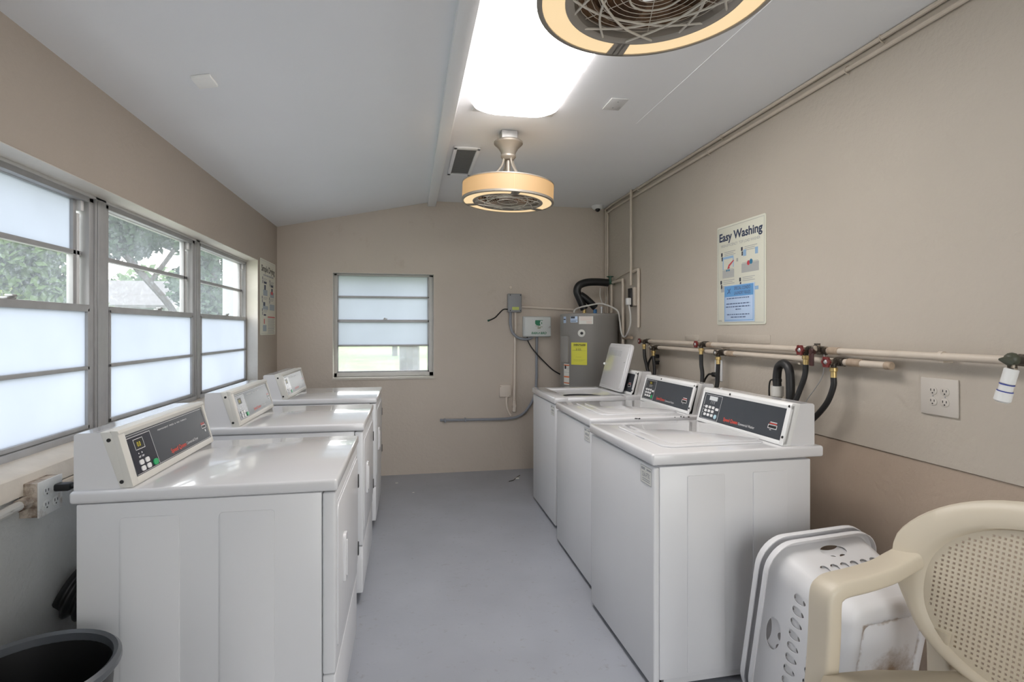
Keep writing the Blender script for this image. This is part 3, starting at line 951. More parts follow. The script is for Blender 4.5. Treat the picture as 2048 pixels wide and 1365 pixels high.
# ------------------------------------------------------------------ caged ceiling fans with drum shades
def make_fan(label):
    t = thing('caged_ceiling_fan', label, 'ceiling fan', (0, 0, 0), 'drum shade ceiling fans')
    R, ZB, ZT = 0.277, -0.428, -0.318          # local z=0 is the ceiling
    b = B(); b.box((-0.048, -0.048, -0.055), (0.048, 0.048, -0.001), r=0.004)
    obj('ceiling_box', b, m_galv, t)
    b = B()
    b.lathe([(0.0, -0.052), (0.078, -0.052), (0.088, -0.060), (0.088, -0.070), (0.080, -0.078), (0.062, -0.095), (0.048, -0.118), (0.042, -0.135), (0.046, -0.140),
             (0.046, -0.150), (0.040, -0.158), (0.030, -0.168), (0.0, -0.170)], 36)
    obj('canopy', b, m_pewter, t)
    b = B(); b.lathe([(0.0, -0.165), (0.014, -0.165), (0.014, -0.240), (0.026, -0.244), (0.026, -0.300), (0.0, -0.300)], 20)
    obj('downrod', b, m_pewter, t)
    for k in range(4):
        a = radians(20 + 90 * k)
        b = B()
        b.tube([(0.030 * cos(a), 0.030 * sin(a), -0.160), (0.044 * cos(a), 0.044 * sin(a), -0.205), (0.086 * cos(a), 0.086 * sin(a), -0.258), (0.130 * cos(a), 0.130 * sin(a), -0.296), (0.175 * cos(a), 0.175 * sin(a), -0.318)], 0.0065, 8, 5)
        obj('arm', b, m_pewter, t)
    T = Matrix.Rotation(radians(2.0), 4, 'Y')
    def tilt(bb):
        bmesh.ops.transform(bb.bm, matrix=Matrix.Translation((0, 0, -0.3)) @ T @ Matrix.Translation((0, 0, 0.3)), verts=bb.bm.verts)
        return bb
    b = B(); b.lathe([(R, ZB + 0.010), (R, ZT - 0.004), (R - 0.003, ZT - 0.004), (R - 0.003, ZB + 0.010), (R, ZB + 0.010)], 72, cap=False)
    sh = obj('drum_shade', tilt(b), m_shade, t)
    b = B()
    a = radians(-93)
    b.box((R - 0.0002, -0.0015, ZB + 0.012), (R + 0.0012, 0.0015, ZT - 0.006), M=Matrix.Rotation(a, 4, 'Z'))
    sub('seam', tilt(b), mat('shade_seam', (0.45, 0.30, 0.16, 1), 0.6), sh)
    b = B(); b.lathe([(R + 0.002, ZT - 0.006), (R + 0.002, ZT), (R - 0.012, ZT), (R - 0.012, ZT - 0.006), (R + 0.002, ZT - 0.006)], 72, cap=False)
    for k in range(4):                                           # spokes carrying the top ring, the arms land on them
        a = radians(20 + 90 * k)
        b.box((0.02, -0.008, ZT - 0.006), (R - 0.008, 0.008, ZT), M=Matrix.Rotation(a, 4, 'Z'))
    for rr in (0.10, 0.16, 0.21):
        b.lathe([(rr, ZT - 0.004), (rr, ZT), (rr - 0.004, ZT), (rr - 0.004, ZT - 0.004), (rr, ZT - 0.004)], 48, cap=False)
    obj('top_ring', tilt(b), m_pewter, t)
    Ri = 0.205
    b = B()
    b.lathe([(R + 0.003, ZB + 0.014), (R + 0.003, ZB + 0.002), (R - 0.001, ZB), (R - 0.010, ZB), (R - 0.010, ZB + 0.004), (R - 0.003, ZB + 0.014), (R + 0.003, ZB + 0.014)], 72, cap=False)
    b.lathe([(Ri + 0.008, ZB + 0.002), (Ri + 0.006, ZB), (Ri - 0.004, ZB), (Ri - 0.014, ZB + 0.006), (Ri - 0.016, ZB + 0.030), (Ri + 0.008, ZB + 0.030), (Ri + 0.008, ZB + 0.002)], 72, cap=False)
    for k in range(3):                                           # bridges between the light slots, with rounded ends
        c0 = radians(-90 + 120 * k)
        for s in (-1, 0, 1):
            b.box((Ri + 0.002, -0.010, ZB), (R - 0.004, 0.010, ZB + 0.004), M=Matrix.Rotation(c0 + s * 0.055, 4, 'Z'))
    obj('bottom_ring', tilt(b), m_pewter, t)
    for k in range(3):                                           # three glowing arcs
        c0 = radians(-90 + 120 * k) + 0.06
        c1 = radians(-90 + 120 * (k + 1)) - 0.06
        tb = bmesh.new()
        vs = []
        n = 26
        for q in range(n + 1):
            a = c0 + (c1 - c0) * q / n
            vs.append((tb.verts.new(((Ri + 0.006) * cos(a), (Ri + 0.006) * sin(a), ZB + 0.003)), tb.verts.new(((R - 0.008) * cos(a), (R - 0.008) * sin(a), ZB + 0.003))))
        for q in range(n):
            tb.faces.new((vs[q][0], vs[q][1], vs[q + 1][1], vs[q + 1][0]))
        b = B(); b._app(tb)
        obj('light_slot', tilt(b), m_ringlight, t)
    # scrolled wire grille
    b = B()
    n = 9
    for k in range(n):
        a = 2 * pi * k / n + 0.15
        p0, p3 = a, a + radians(140)
        pts = []
        for q in range(13):
            u = q / 12
            ang = p0 + (p3 - p0) * u
            rr = (Ri - 0.006) * (1 - 0.42 * sin(pi * u) ** 0.75)
            pts.append((rr * cos(ang), rr * sin(ang), ZB + 0.002 + 0.002 * (k % 3)))
        b.tube(pts, 0.0031, 6, 4)
    b.tube([(0.062 * cos(2 * pi * j / 24), 0.062 * sin(2 * pi * j / 24), ZB + 0.006) for j in range(24)], 0.0025, 6, 1, smooth=False, closed=True)
    obj('grille', tilt(b), m_wire, t)
    b = B()
    for q in range(10):
        rr = 0.035 + q * 0.0165
        b.tube([(rr * cos(2 * pi * j / 28), rr * sin(2 * pi * j / 28), ZB + 0.020) for j in range(28)], 0.0009, 4, 1, smooth=False, closed=True)
    for k in range(6):
        a = 2 * pi * k / 6 + 0.2
        b.tube([(0.03 * cos(a), 0.03 * sin(a), ZB + 0.021), ((Ri - 0.012) * cos(a), (Ri - 0.012) * sin(a), ZB + 0.021)], 0.0012, 4, 1, smooth=False)
    obj('wire_cage', tilt(b), m_wire, t)
    b = B(); b.lathe([(0.0, ZB + 0.035), (0.060, ZB + 0.035), (0.070, ZB + 0.045), (0.070, ZT - 0.010), (0.0, ZT - 0.010)], 32)
    obj('motor', tilt(b), m_motor, t)
    for k in range(5):
        tb = bmesh.new()
        rows = []
        for q in range(6):
            r_ = 0.072 + 0.114 * q / 5
            hw = radians(26 - 2 * q)
            rows.append([tb.verts.new((r_ * cos(th), r_ * sin(th), ZB + 0.055 + 0.030 * (th / hw))) for th in (-hw, -hw / 2, 0.0, hw / 2, hw)])
        for q in range(5):
            for j in range(4):
                tb.faces.new((rows[q][j], rows[q][j + 1], rows[q + 1][j + 1], rows[q + 1][j]))
        bmesh.ops.solidify(tb, geom=list(tb.faces), thickness=0.003)
        b = B(); b._app(tb, Matrix.Rotation(2 * pi * k / 5, 4, 'Z'))
        obj('blade', tilt(b), m_motor, t)
    b = B(); b.lathe([(Ri - 0.008, ZB + 0.020), (Ri - 0.008, ZT - 0.006), (Ri - 0.012, ZT - 0.006), (Ri - 0.012, ZB + 0.020), (Ri - 0.008, ZB + 0.020)], 56, cap=False)
    obj('inner_drum', tilt(b), m_motor, t)
    b = B(); b.tube([(0.240 * cos(2 * pi * j / 40), 0.240 * sin(2 * pi * j / 40), ZT - 0.030) for j in range(40)], 0.008, 8, 1, smooth=False, closed=True)
    obj('fill_light_ring', tilt(b), mat('lit_fill_ring', (0.8, 0.7, 0.5, 1), 0.5, emit=(1.0, 0.80, 0.58, 1), estr=1.6), t)  # unseen glowing ring added inside the shade to brighten the ceiling
    return t
fan = make_fan('drum shade caged fan hanging farther away, between the vent and the camera dome')
fan.location = (0.594, 3.262, ZR)
f2 = dup(fan, (0.562, 1.182, ZR), 'large caged fan overhead at the picture top, cut off by its edge', radians(180))

# fluorescent fixture
t = thing('fluorescent_light', 'long glowing white fluorescent light on the ceiling', 'ceiling light', (0.563, 2.305, ZR))
b = B(); b.box((0.338, 1.648, 2.5325), (0.788, 2.962, 2.5395), r=0.002)
obj('backing_tray', b, mat('tray_white', (0.75, 0.75, 0.75, 1), 0.5), t)
b = B()
tb = bmesh.new()
rings = []
for ins, z in ((0.0, 2.5335), (0.030, 2.515), (0.060, 2.500), (0.090, 2.492), (0.120, 2.488)):
    P = []
    r = 0.100 - ins * 0.4
    for (sx, sy, a0) in ((1, 1, 0), (-1, 1, 90), (-1, -1, 180), (1, -1, 270)):
        for k in range(9):
            th = radians(a0 + 90 * k / 8)
            P.append(tb.verts.new((0.563 + sx * (0.228 - ins - r) + r * cos(th), 2.305 + sy * (0.660 - ins - r) + r * sin(th), z)))
    rings.append(P)
for i in range(4):
    for k in range(36):
        tb.faces.new((rings[i][k], rings[i][(k + 1) % 36], rings[i + 1][(k + 1) % 36], rings[i + 1][k]))
tb.faces.new(rings[-1])
bmesh.ops.recalc_face_normals(tb, faces=tb.faces)
b._app(tb)
obj('diffuser', b, m_fluor, t)

# ceiling vent
t = thing('air_vent', 'rectangular grey louvred vent in a white frame on the ceiling', 'vent', (0.375, 3.88, ZR))
x0, x1, y0, y1 = 0.288, 0.464, 3.555, 4.195
b = B()
for lo, hi in (((x0, y0, 2.526), (x1, y0 + 0.035, 2.5395)), ((x0, y1 - 0.035, 2.526), (x1, y1, 2.5395)), ((x0, y0, 2.526), (x0 + 0.024, y1, 2.5395)), ((x1 - 0.024, y0, 2.526), (x1, y1, 2.5395))):
    b.box(lo, hi, r=0.003)
obj('frame', b, m_beam, t)
b = B()
n = 34
for k in range(n):
    y = y0 + 0.04 + (y1 - y0 - 0.08) * k / (n - 1)
    b.box((x0 + 0.022, -0.007, -0.0006), (x1 - 0.022, 0.007, 0.0006), M=Matrix.Translation((0, y, 2.532)) @ Matrix.Rotation(radians(18), 4, 'X'))
o = obj('louvres', b, m_grille, t)
b = B(); b.box((x0 + 0.02, y0 + 0.03, 2.5375), (x1 - 0.02, y1 - 0.03, 2.5395))
obj('backing', b, mat('vent_dark', (0.22, 0.22, 0.22, 1), 0.7), t)

# dome camera
t = thing('dome_camera', 'small white dome security camera at the ceiling by the right wall', 'security camera', (1.79, 5.02, ZR))
b = B(); b.lathe([(0.0, 2.539), (0.056, 2.539), (0.058, 2.528), (0.050, 2.512), (0.034, 2.500), (0.0, 2.500)], 28, Matrix.Translation((1.79, 5.02, 0)))
obj('housing', b, m_wbezel, t)
b = B(); b.sphere((1.785, 5.002, 2.500), 0.024, 18)
obj('lens', b, m_black, t)

# ceiling cover plates
t = thing('blank_cover_plate', 'white blank cover plate on the flat ceiling beside the long light', 'cover plate', (1.075, 2.737, ZR))
b = B(); b.box((1.028, 2.664, 2.533), (1.122, 2.810, 2.5395), r=0.003)
obj('plate', b, mat('plate_grey', (0.66, 0.66, 0.66, 1), 0.4), t)
for y in (2.70, 2.775):
    b = B(); b.cyl((1.075, y, 2.5315), (1.075, y, 2.5335), 0.004, 10)
    obj('screw', b, m_greyink, t)
a = math.atan(SL)
b = B(); b.box((-0.036, -0.045, -0.016), (0.036, 0.045, -0.0005), r=0.004)
o = obj('sensor_plate', b, mat('plate_white', (0.92, 0.92, 0.90, 1), 0.4), local=True)
o.location = (-0.793, 2.334, zc(-0.793))
o.rotation_euler = (0, -a, 0)
tag(o, 'tiny white plate alone on the sloped ceiling', 'cover plate')

# ------------------------------------------------------------------ water heater
HX, HY, HR = 1.620, 4.775, 0.262
t = thing('water_heater', 'grey cylindrical water heater in the corner with a yellow energy label', 'water heater', (HX, HY, 0))
b = B()
b.lathe([(0.0, 0.03), (HR - 0.01, 0.03), (HR, 0.05), (HR, 1.455), (HR + 0.002, 1.458), (HR + 0.003, 1.478), (HR - 0.004, 1.484), (0.0, 1.486)], 64, Matrix.Translation((HX, HY, 0)))
obj('tank', b, m_tank, t)
for k in range(3):
    a = radians(90 + 120 * k)
    b = B(); b.cyl((HX + 0.18 * cos(a), HY + 0.18 * sin(a), 0), (HX + 0.18 * cos(a), HY + 0.18 * sin(a), 0.034), 0.02, 12)
    obj('leg', b, m_galv, t)
def curved(x0, x1, z0, z1, off=0.0015, n=10, y=4.51):
    """patch wrapped on the tank between the directions of two x positions"""
    tb = bmesh.new()
    r = HR + off
    def ang(x):
        return math.acos(max(-1, min(1, (x - HX) / r)))
    rows = []
    for i in range(n + 1):
        a = ang(x0) + (ang(x1) - ang(x0)) * i / n
        rows.append([tb.verts.new((HX + r * cos(a), HY - r * sin(a), z)) for z in (z0, z1)])
    for i in range(n):
        tb.faces.new((rows[i][0], rows[i + 1][0], rows[i + 1][1], rows[i][1]))
    bb = B(); bb._app(tb)
    return bb
def tank_label(name, x0, x1, z0, z1, m, lines, ink=m_darkink):
    p = obj(name, curved(x0, x1, z0, z1), m, t)
    q = None
    for (fx0, fx1, fz0, fz1) in lines:
        c = curved(x0 + (x1 - x0) * fx0, x0 + (x1 - x0) * fx1, z0 + (z1 - z0) * fz0, z0 + (z1 - z0) * fz1, 0.0022, 4)
        if q is None:
            q = c
        else:
            me = bpy.data.meshes.new('tmp'); c.bm.to_mesh(me); q.bm.from_mesh(me); bpy.data.meshes.remove(me)
    if q:
        sub('print', q, ink, p)
    return p
yl = tank_label('energy_label', 1.405, 1.520, 1.033, 1.228, m_yellow, [(0.10, 0.85, 0.83, 0.835), (0.12, 0.72, 0.79, 0.793), (0.05, 0.66, 0.645, 0.651), (0.1, 0.95, 0.635, 0.638), (0.25, 0.62, 0.345, 0.350), (0.1, 0.9, 0.235, 0.238), (0.12, 0.8, 0.205, 0.208), (0.12, 0.7, 0.17, 0.173)])
def wrap_text(s, xc, z, h, w, mtl, par, bold=0.0):
    q = B()
    q.text(s, h, Matrix.Identity(4), width=w, align='CENTER', bold=bold)
    a0 = math.acos((xc - HX) / HR)
    for v in q.bm.verts:
        a = a0 - v.co.x / HR
        v.co = Vector((HX + (HR + 0.003) * cos(a), HY - (HR + 0.003) * sin(a), z + v.co.y))
    return sub('lettering', q, mtl, par)
wrap_text('ENERGYGUIDE', 1.4625, 1.200, 0.016, 0.108, m_black, yl, 0.03)
wrap_text('$ 520', 1.4550, 1.162, 0.016, 0.045, m_darkink, yl)
tank_label('white_label', 1.458, 1.570, 1.390, 1.464, m_paper, [(0.08, 0.9, 0.8, 0.82), (0.08, 0.9, 0.62, 0.64), (0.08, 0.9, 0.48, 0.50), (0.5, 0.9, 0.28, 0.30), (0.5, 0.9, 0.12, 0.15)], m_orange)
tank_label('maker_label', 1.400, 1.448, 1.405, 1.462, m_lblue, [(0.05, 0.6, 0.6, 0.9), (0.05, 0.95, 0.35, 0.40), (0.05, 0.8, 0.12, 0.2)])
tank_label('blue_label', 1.3625, 1.374, 1.400, 1.462, m_lblue, [(0.0, 0.8, 0.45, 0.60)])
wl_ = tank_label('warning_label', 1.364, 1.392, 0.85, 1.036, m_paper, [(0.1, 0.4, 0.76, 0.93), (0.5, 0.95, 0.9, 0.91), (0.5, 0.95, 0.84, 0.85), (0.5, 0.95, 0.78, 0.79), (0.5, 0.95, 0.72, 0.73), (0.02, 1, 0.60, 0.606)])
q = curved(1.364, 1.392, 1.020, 1.030, 0.0025, 4)
sub('orange_band', q, m_orange, wl_)
for z0_, z1_ in ((0.915, 0.928), (0.862, 0.872)):
    sub('orange_band', curved(1.364, 1.392, z0_, z1_, 0.0025, 4), m_orange, wl_)
# thermostat dial
a = math.acos((1.478 - HX) / HR)
D = frame((HX + HR * cos(a), HY - HR * sin(a), 1.310), (sin(a), cos(a), 0), (0, 0, 1))
b = B(); b.lathe([(0.0, 0), (0.033, 0), (0.033, 0.004), (0.028, 0.007), (0.0, 0.007)], 30, D)
d = obj('dial', b, m_paper, t)
b = B(); b.lathe([(0.0, 0.007), (0.013, 0.007), (0.012, 0.016), (0.0, 0.017)], 20, D @ Matrix.Translation((0.004, 0, 0)))
sub('dial_knob', b, m_black, d)
# access cover down the left flank
a = math.acos((1.372 - HX) / HR)
D = frame((HX + (HR - 0.012) * cos(a), HY - (HR - 0.012) * sin(a), 1.048), (sin(a), cos(a), 0), (0, 0, 1))
b = B(); b.rbox((-0.055, 0, 0), (0.055, 0.236, 0.026), 2, 0.010, edge=0.004, M=D)
obj('access_cover', b, m_tank, t)
for (x, y, c_, nm) in ((HX - 0.02, HY + 0.075, 'cold', 'inlet_collar'), (HX + 0.085, HY + 0.075, 'hot', 'outlet_collar')):
    b = B(); b.lathe([(0.0, 1.485), (0.034, 1.485), (0.034, 1.492), (0.017, 1.496), (0.017, 1.53), (0.0, 1.53)], 20, Matrix.Translation((x, y, 0)))
    obj(nm, b, mat('blue_plastic', (0.05, 0.22, 0.50, 1), 0.4) if c_ == 'hot' else m_brass, t)
b = B(); b.cyl((1.70, 4.66, 1.485), (1.70, 4.66, 1.53), 0.010, 12); b.cyl((1.70, 4.66, 1.525), (1.70, 4.66, 1.548), 0.014, 12)
obj('relief_valve', b, m_galv, t)

# insulated pipe to the heater
t = thing('insulated_pipe', 'black foam covered pipe looping over the grey water heater', 'pipe', (1.6, 4.85, 1.53))
b = B(); b.tube([(1.832, 4.850, 1.780), (1.729, 4.850, 1.786), (1.625, 4.850, 1.780), (1.552, 4.850, 1.752), (1.530, 4.850, 1.695), (1.560, 4.850, 1.620), (1.600, 4.850, 1.530)], 0.036, 14, 6)
obj('cold_sleeve', b, m_foam, t)
b = B(); b.tube([(1.560, 4.848, 1.665), (1.600, 4.846, 1.640), (1.650, 4.846, 1.600), (1.705, 4.850, 1.548)], 0.033, 14, 6)
obj('hot_sleeve', b, m_foam, t)
t = thing('gate_valve', 'green handled gate valve above the water heater at the wall', 'valve', (1.846, 4.85, 1.76))
b = B(); b.cyl((1.835, 4.85, 1.782), (1.895, 4.85, 1.782), 0.016, 12); b.cyl((1.852, 4.85, 1.775), (1.852, 4.85, 1.835), 0.012, 12); b.cyl((1.833, 4.85, 1.782), (1.848, 4.85, 1.782), 0.022, 6)
obj('body', b, m_greenh, t)
b = B()
b.tube([(1.852 + 0.030 * cos(2 * pi * k / 16), 4.85 + 0.030 * sin(2 * pi * k / 16), 1.838) for k in range(16)], 0.004, 6, 1, smooth=False, closed=True)
b.box((1.824, 4.847, 1.836), (1.880, 4.853, 1.840)); b.box((1.849, 4.822, 1.836), (1.855, 4.878, 1.840))
obj('handwheel', b, m_greenh, t)

def tube_thing(name, label, cat, pts, r, m, group=None, seg=10, sub_=6, smooth=True):
    b = B(); b.tube(pts, r, seg, sub_, smooth)
    return tag(obj(name, b, m), label, cat, group)

# conduits along the top of the right wall, turning down beside the heater
tube_thing('conduit', 'beige conduit right under the ceiling along the right wall', 'conduit', [(1.889, YF + 0.02, 2.528), (1.889, 4.0, 2.528), (1.889, 4.99, 2.520), (1.889, 5.052, 2.46), (1.889, 5.055, 2.0), (1.889, 5.055, 1.0)], 0.010, m_pipe, 'conduits on the right wall')
tube_thing('conduit', 'lower beige conduit running parallel below the topmost conduit on the right wall', 'conduit', [(1.889, YF + 0.02, 2.482), (1.889, 4.0, 2.482), (1.889, 4.94, 2.478), (1.889, 5.005, 2.42), (1.889, 5.010, 2.0), (1.889, 5.010, 0.9)], 0.010, m_pipe, 'conduits on the right wall')
for k, (y, z) in enumerate(((1.90, 2.528), (2.08, 2.482), (3.20, 2.482), (3.05, 2.528), (4.30, 2.528))):
    b = B(); b.tube([(1.9015, y, z + 0.020), (1.885, y, z + 0.013), (1.8775, y, z), (1.885, y, z - 0.013), (1.9015, y, z - 0.020)], 0.003, 6, 4)
    tag(obj('pipe_strap', b, m_pipe), ['small strap on the topmost conduit, close to the picture top', 'small strap on the lower conduit, close to the picture top', 'small strap on the lower conduit above the washing instructions poster',
        'small strap on the topmost conduit above the washing instructions poster', 'small strap on the topmost conduit near the far corner'][k], 'strap', 'conduit straps')
tube_thing('conduit', 'thin vertical beige conduit dropping from the ceiling to the black outlet', 'conduit', [(1.866, 4.392, 2.538), (1.866, 4.392, 1.72)], 0.011, m_pipe, smooth=False)
tube_thing('pipe_drop', 'short beige pipe with an elbow beside the black outlet', 'pipe', [(1.885, 4.392, 1.840), (1.885, 4.30, 1.842), (1.885, 4.281, 1.825), (1.885, 4.279, 1.60), (1.885, 4.279, 1.36)], 0.013, m_pipe, sub_=5)
tube_thing('copper_riser', 'beige riser pipe standing behind the drooping white cord', 'pipe', [(1.872, 4.835, 1.782), (1.872, 4.62, 1.784), (1.872, 4.588, 1.76), (1.872, 4.585, 1.5), (1.868, 4.575, 1.35), (1.868, 4.570, 0.90)], 0.013, m_pipe)
tube_thing('copper_riser', 'short beige riser below the green valve beside the heater', 'pipe', [(1.872, 4.862, 1.765), (1.872, 4.862, 1.50)], 0.011, m_pipe, smooth=False)
tube_thing('thin_tube', 'thin beige tube from the green valve towards the black outlet', 'pipe', [(1.893, 4.82, 1.805), (1.893, 4.70, 1.828), (1.893, 4.55, 1.846), (1.893, 4.40, 1.856)], 0.005, m_pipe)
tube_thing('pipe_stub', 'short capped pipe stub sticking out under the drooping cord', 'pipe', [(1.868, 4.565, 1.270), (1.868, 4.385, 1.272)], 0.014, m_rustpipe, smooth=False)
# black wrapped outlet with the white plug
t = thing('wall_outlet', 'beige outlet box wrapped in black plastic on the right wall', 'outlet', (1.875, 4.36, 1.54))
b = B(); b.box((1.862, 4.318, 1.545), (1.9015, 4.412, 1.700), r=0.004)
obj('box', b, m_pipe, t)
b = B(); b.box((1.846, 4.352, 1.535), (1.866, 4.420, 1.695), r=0.007); b.box((1.840, 4.36, 1.560), (1.850, 4.400, 1.60), r=0.004)
obj('wrap', b, m_black, t)
t = thing('power_lead', 'white drooping power cord from the black outlet to the water heater', 'cord', (1.8, 4.5, 1.28))
b = B(); b.tube([(1.830, 4.350, 1.55), (1.842, 4.345, 1.46), (1.845, 4.36, 1.38), (1.845, 4.43, 1.30), (1.845, 4.505, 1.278), (1.842, 4.55, 1.32), (1.840, 4.580, 1.42), (1.836, 4.61, 1.50), (1.815, 4.67, 1.538), (1.76, 4.70, 1.565), (1.70, 4.715, 1.578), (1.60, 4.72, 1.560), (1.53, 4.725, 1.545), (1.465, 4.70, 1.520), (1.450, 4.69, 1.490)], 0.0075, 10, 6)
obj('cable', b, m_cord, t)
b = B(); b.box((1.808, 4.333, 1.550), (1.845, 4.380, 1.610), r=0.008)
obj('plug', b, m_wbezel, t)
tube_thing('thin_wire', 'thin pale wire hanging in front of the corner above the heater', 'wire', [(1.775, 4.90, 1.735), (1.765, 4.88, 1.66), (1.775, 4.86, 1.60), (1.80, 4.88, 1.57), (1.84, 4.93, 1.60), (1.873, 4.995, 1.66)], 0.004, m_cord)

# ------------------------------------------------------------------ back wall services
t = thing('junction_box', 'grey junction box with a yellow sticker on the back wall', 'electrical box', (0.99, 5.10, 1.5))
b = B(); b.box((0.922, 5.065, 1.506), (1.052, 5.1325, 1.682), r=0.006, seg=3)
obj('box', b, m_boxg, t)
b = B(); b.box((0.930, 5.060, 1.512), (1.046, 5.066, 1.676), r=0.003)
c = obj('cover', b, m_boxg, t)
b = B(); b.box((0.958, 5.0590, 1.528), (1.024, 5.0605, 1.556))
sub('sticker', b, mat('lime_sticker', (0.55, 0.62, 0.16, 1), 0.5), c)
for x in (0.940, 1.038):
    for z in (1.522, 1.668):
        b = B(); b.cyl((x, 5.0575, z), (x, 5.061, z), 0.0055, 10)
        sub('screw', b, m_black, c)
t = thing('sprinkler_controller', 'white sprinkler controller box with green printing on the back wall', 'controller', (1.2, 5.08, 1.27))
b = B(); b.box((1.070, 5.060, 1.272), (1.338, 5.1325, 1.468), r=0.010, seg=3)
obj('case', b, m_cwhite, t)
b = B(); b.box((1.076, 5.042, 1.276), (1.334, 5.062, 1.464), r=0.010, seg=3)
dr = obj('door', b, m_cwhite, t)
G = frame((1.076, 5.0415, 1.276), (1, 0, 0), (0, 0, 1))
b = B()
b.text('RAIN', 0.022, G @ Matrix.Translation((0.064, 0.022, 0)), width=0.064, bold=0.03, shear=0.25)
b.text('BIRD', 0.022, G @ Matrix.Translation((0.152, 0.022, 0)), width=0.060, bold=0.03, shear=0.25)
tb = bmesh.new()
n = 16
vs = [tb.verts.new((0.100, 0.150, 0.0004)), tb.verts.new((0.100, 0.136, 0.0004))]
for k in range(n + 1):
    a_ = pi + 0.15 + (pi * 0.62) * k / n
    vs.append(tb.verts.new((0.135 + 0.036 * cos(a_), 0.132 + 0.030 * sin(a_), 0.0004)))
vs += [tb.verts.new((0.146, 0.125, 0.0004)), tb.verts.new((0.152, 0.150, 0.0004))]
tb.faces.new(vs); b._app(tb, G)
b.box((0.160, 0.118, 0), (0.168, 0.136, 0.0006), M=G)
b.box((0.102, 0.1505, 0), (0.176, 0.1555, 0.0006), M=G)
# little bird emblem between the words
tb = bmesh.new()
tb.faces.new([tb.verts.new(p) for p in ((0.130, 0.024, 0.0004), (0.140, 0.040, 0.0004), (0.147, 0.043, 0.0004), (0.145, 0.034, 0.0004), (0.138, 0.022, 0.0004))]); b._app(tb, G)
sub('lettering', b, m_greenink, dr)
b = B()
for x_, w_, z_ in ((0.104, 0.012, 0.098), (0.118, 0.020, 0.092), (0.126, 0.030, 0.086), (0.150, 0.024, 0.090)):
    b.box((x_, z_, 0), (x_ + w_, z_ + 0.004, 0.0006), M=G)
tb = bmesh.new()
tb.faces.new([tb.verts.new(p) for p in ((0.116, 0.080, 0.0003), (0.132, 0.074, 0.0003), (0.160, 0.078, 0.0003), (0.146, 0.084, 0.0003))]); b._app(tb, G)
sub('bird_print', b, mat('olive_ink', (0.22, 0.24, 0.10, 1), 0.5), dr)
b = B(); b.cyl((1.315, 5.030, 1.366), (1.315, 5.044, 1.366), 0.010, 16); b.box((1.3135, 5.0285, 1.359), (1.3165, 5.0305, 1.373))
sub('lock', b, m_galv, dr)
tube_thing('flexible_conduit', 'grey flexible conduit curving from the junction box to the controller', 'conduit', [(0.950, 5.095, 1.510), (0.948, 5.092, 1.40), (0.965, 5.088, 1.32), (1.010, 5.085, 1.27), (1.065, 5.085, 1.252), (1.115, 5.088, 1.250), (1.150, 5.092, 1.262), (1.156, 5.095, 1.285)], 0.013, m_cond_g)
tube_thing('flexible_conduit', 'long grey conduit dropping from the controller and running left above the floor', 'conduit', [(1.210, 5.108, 1.275), (1.208, 5.112, 1.10), (1.205, 5.112, 0.85), (1.185, 5.112, 0.70), (1.105, 5.112, 0.565), (1.020, 5.112, 0.508), (0.90, 5.112, 0.492), (0.60, 5.114, 0.492), (0.285, 5.114, 0.497)], 0.0125, m_cond_g)
for k, x in enumerate((0.33, 0.52)):
    b = B(); b.box((x - 0.008, 5.095, 0.476), (x + 0.008, 5.1325, 0.512), r=0.003)
    tag(obj('conduit_clip', b, m_cond_g), ['clip near the loose end of the low grey conduit', 'second clip from the loose end of the low grey conduit'][k], 'clip', 'clips of the low conduit')
tube_thing('conduit', 'straight beige vertical pipe under the grey junction box', 'conduit', [(0.999, 5.112, 1.508), (0.996, 5.114, 1.2), (0.990, 5.114, 0.66)], 0.012, m_pipeb, smooth=False)
b = B(); b.cyl((0.990, 5.114, 0.555), (0.990, 5.114, 0.668), 0.020, 12, edge=0.003); b.cyl((0.990, 5.114, 0.60), (0.990, 5.114, 0.625), 0.024, 6)
b.cyl((0.965, 5.10, 0.61), (0.972, 5.10, 0.61), 0.010, 8)
tag(obj('pipe_union', b, m_pipeb), 'beige fitting at the foot of the straight vertical pipe', 'pipe fitting')
t = thing('blank_box', 'small beige blank cover box low on the back wall', 'electrical box', (0.90, 5.12, 0.69))
b = B(); b.box((0.845, 5.105, 0.700), (0.955, 5.1325, 0.812), r=0.004)
obj('box', b, m_pipeb, t)
for x, z in ((0.856, 0.800), (0.944, 0.712)):
    b = B(); b.cyl((x, 5.1025, z), (x, 5.106, z), 0.0045, 8)
    obj('screw', b, m_rustpipe, t)
tube_thing('flexible_conduit', 'short beige conduit curving below the blank cover box', 'conduit', [(0.915, 5.116, 0.702), (0.916, 5.116, 0.64), (0.924, 5.116, 0.585), (0.940, 5.116, 0.545), (0.955, 5.116, 0.520)], 0.011, m_pipeb)
tube_thing('conduit', 'horizontal beige pipe from the grey junction box towards the heater', 'conduit', [(1.050, 5.116, 1.562), (1.58, 5.116, 1.536)], 0.012, m_pipeb, smooth=False)
t = thing('loose_cable', 'short black cable end sticking out beside the grey junction box', 'cable', (0.83, 5.1, 1.42))
b = B(); b.tube([(0.924, 5.10, 1.535), (0.880, 5.098, 1.532), (0.835, 5.098, 1.490), (0.800, 5.098, 1.455), (0.745, 5.100, 1.428)], 0.006, 8, 6)
obj('cable', b, m_black, t)
b = B(); b.cyl((0.748, 5.0995, 1.430), (0.730, 5.1005, 1.424), 0.009, 8)
obj('tip', b, m_greenh, t)
tube_thing('power_cable', 'black cable sagging from the sprinkler controller behind the heater', 'cable', [(1.110, 5.090, 1.274), (1.120, 5.088, 1.225), (1.175, 5.087, 1.14), (1.27, 5.090, 1.04), (1.37, 5.105, 0.95), (1.47, 5.105, 0.895), (1.55, 5.105, 0.87)], 0.006, m_black)
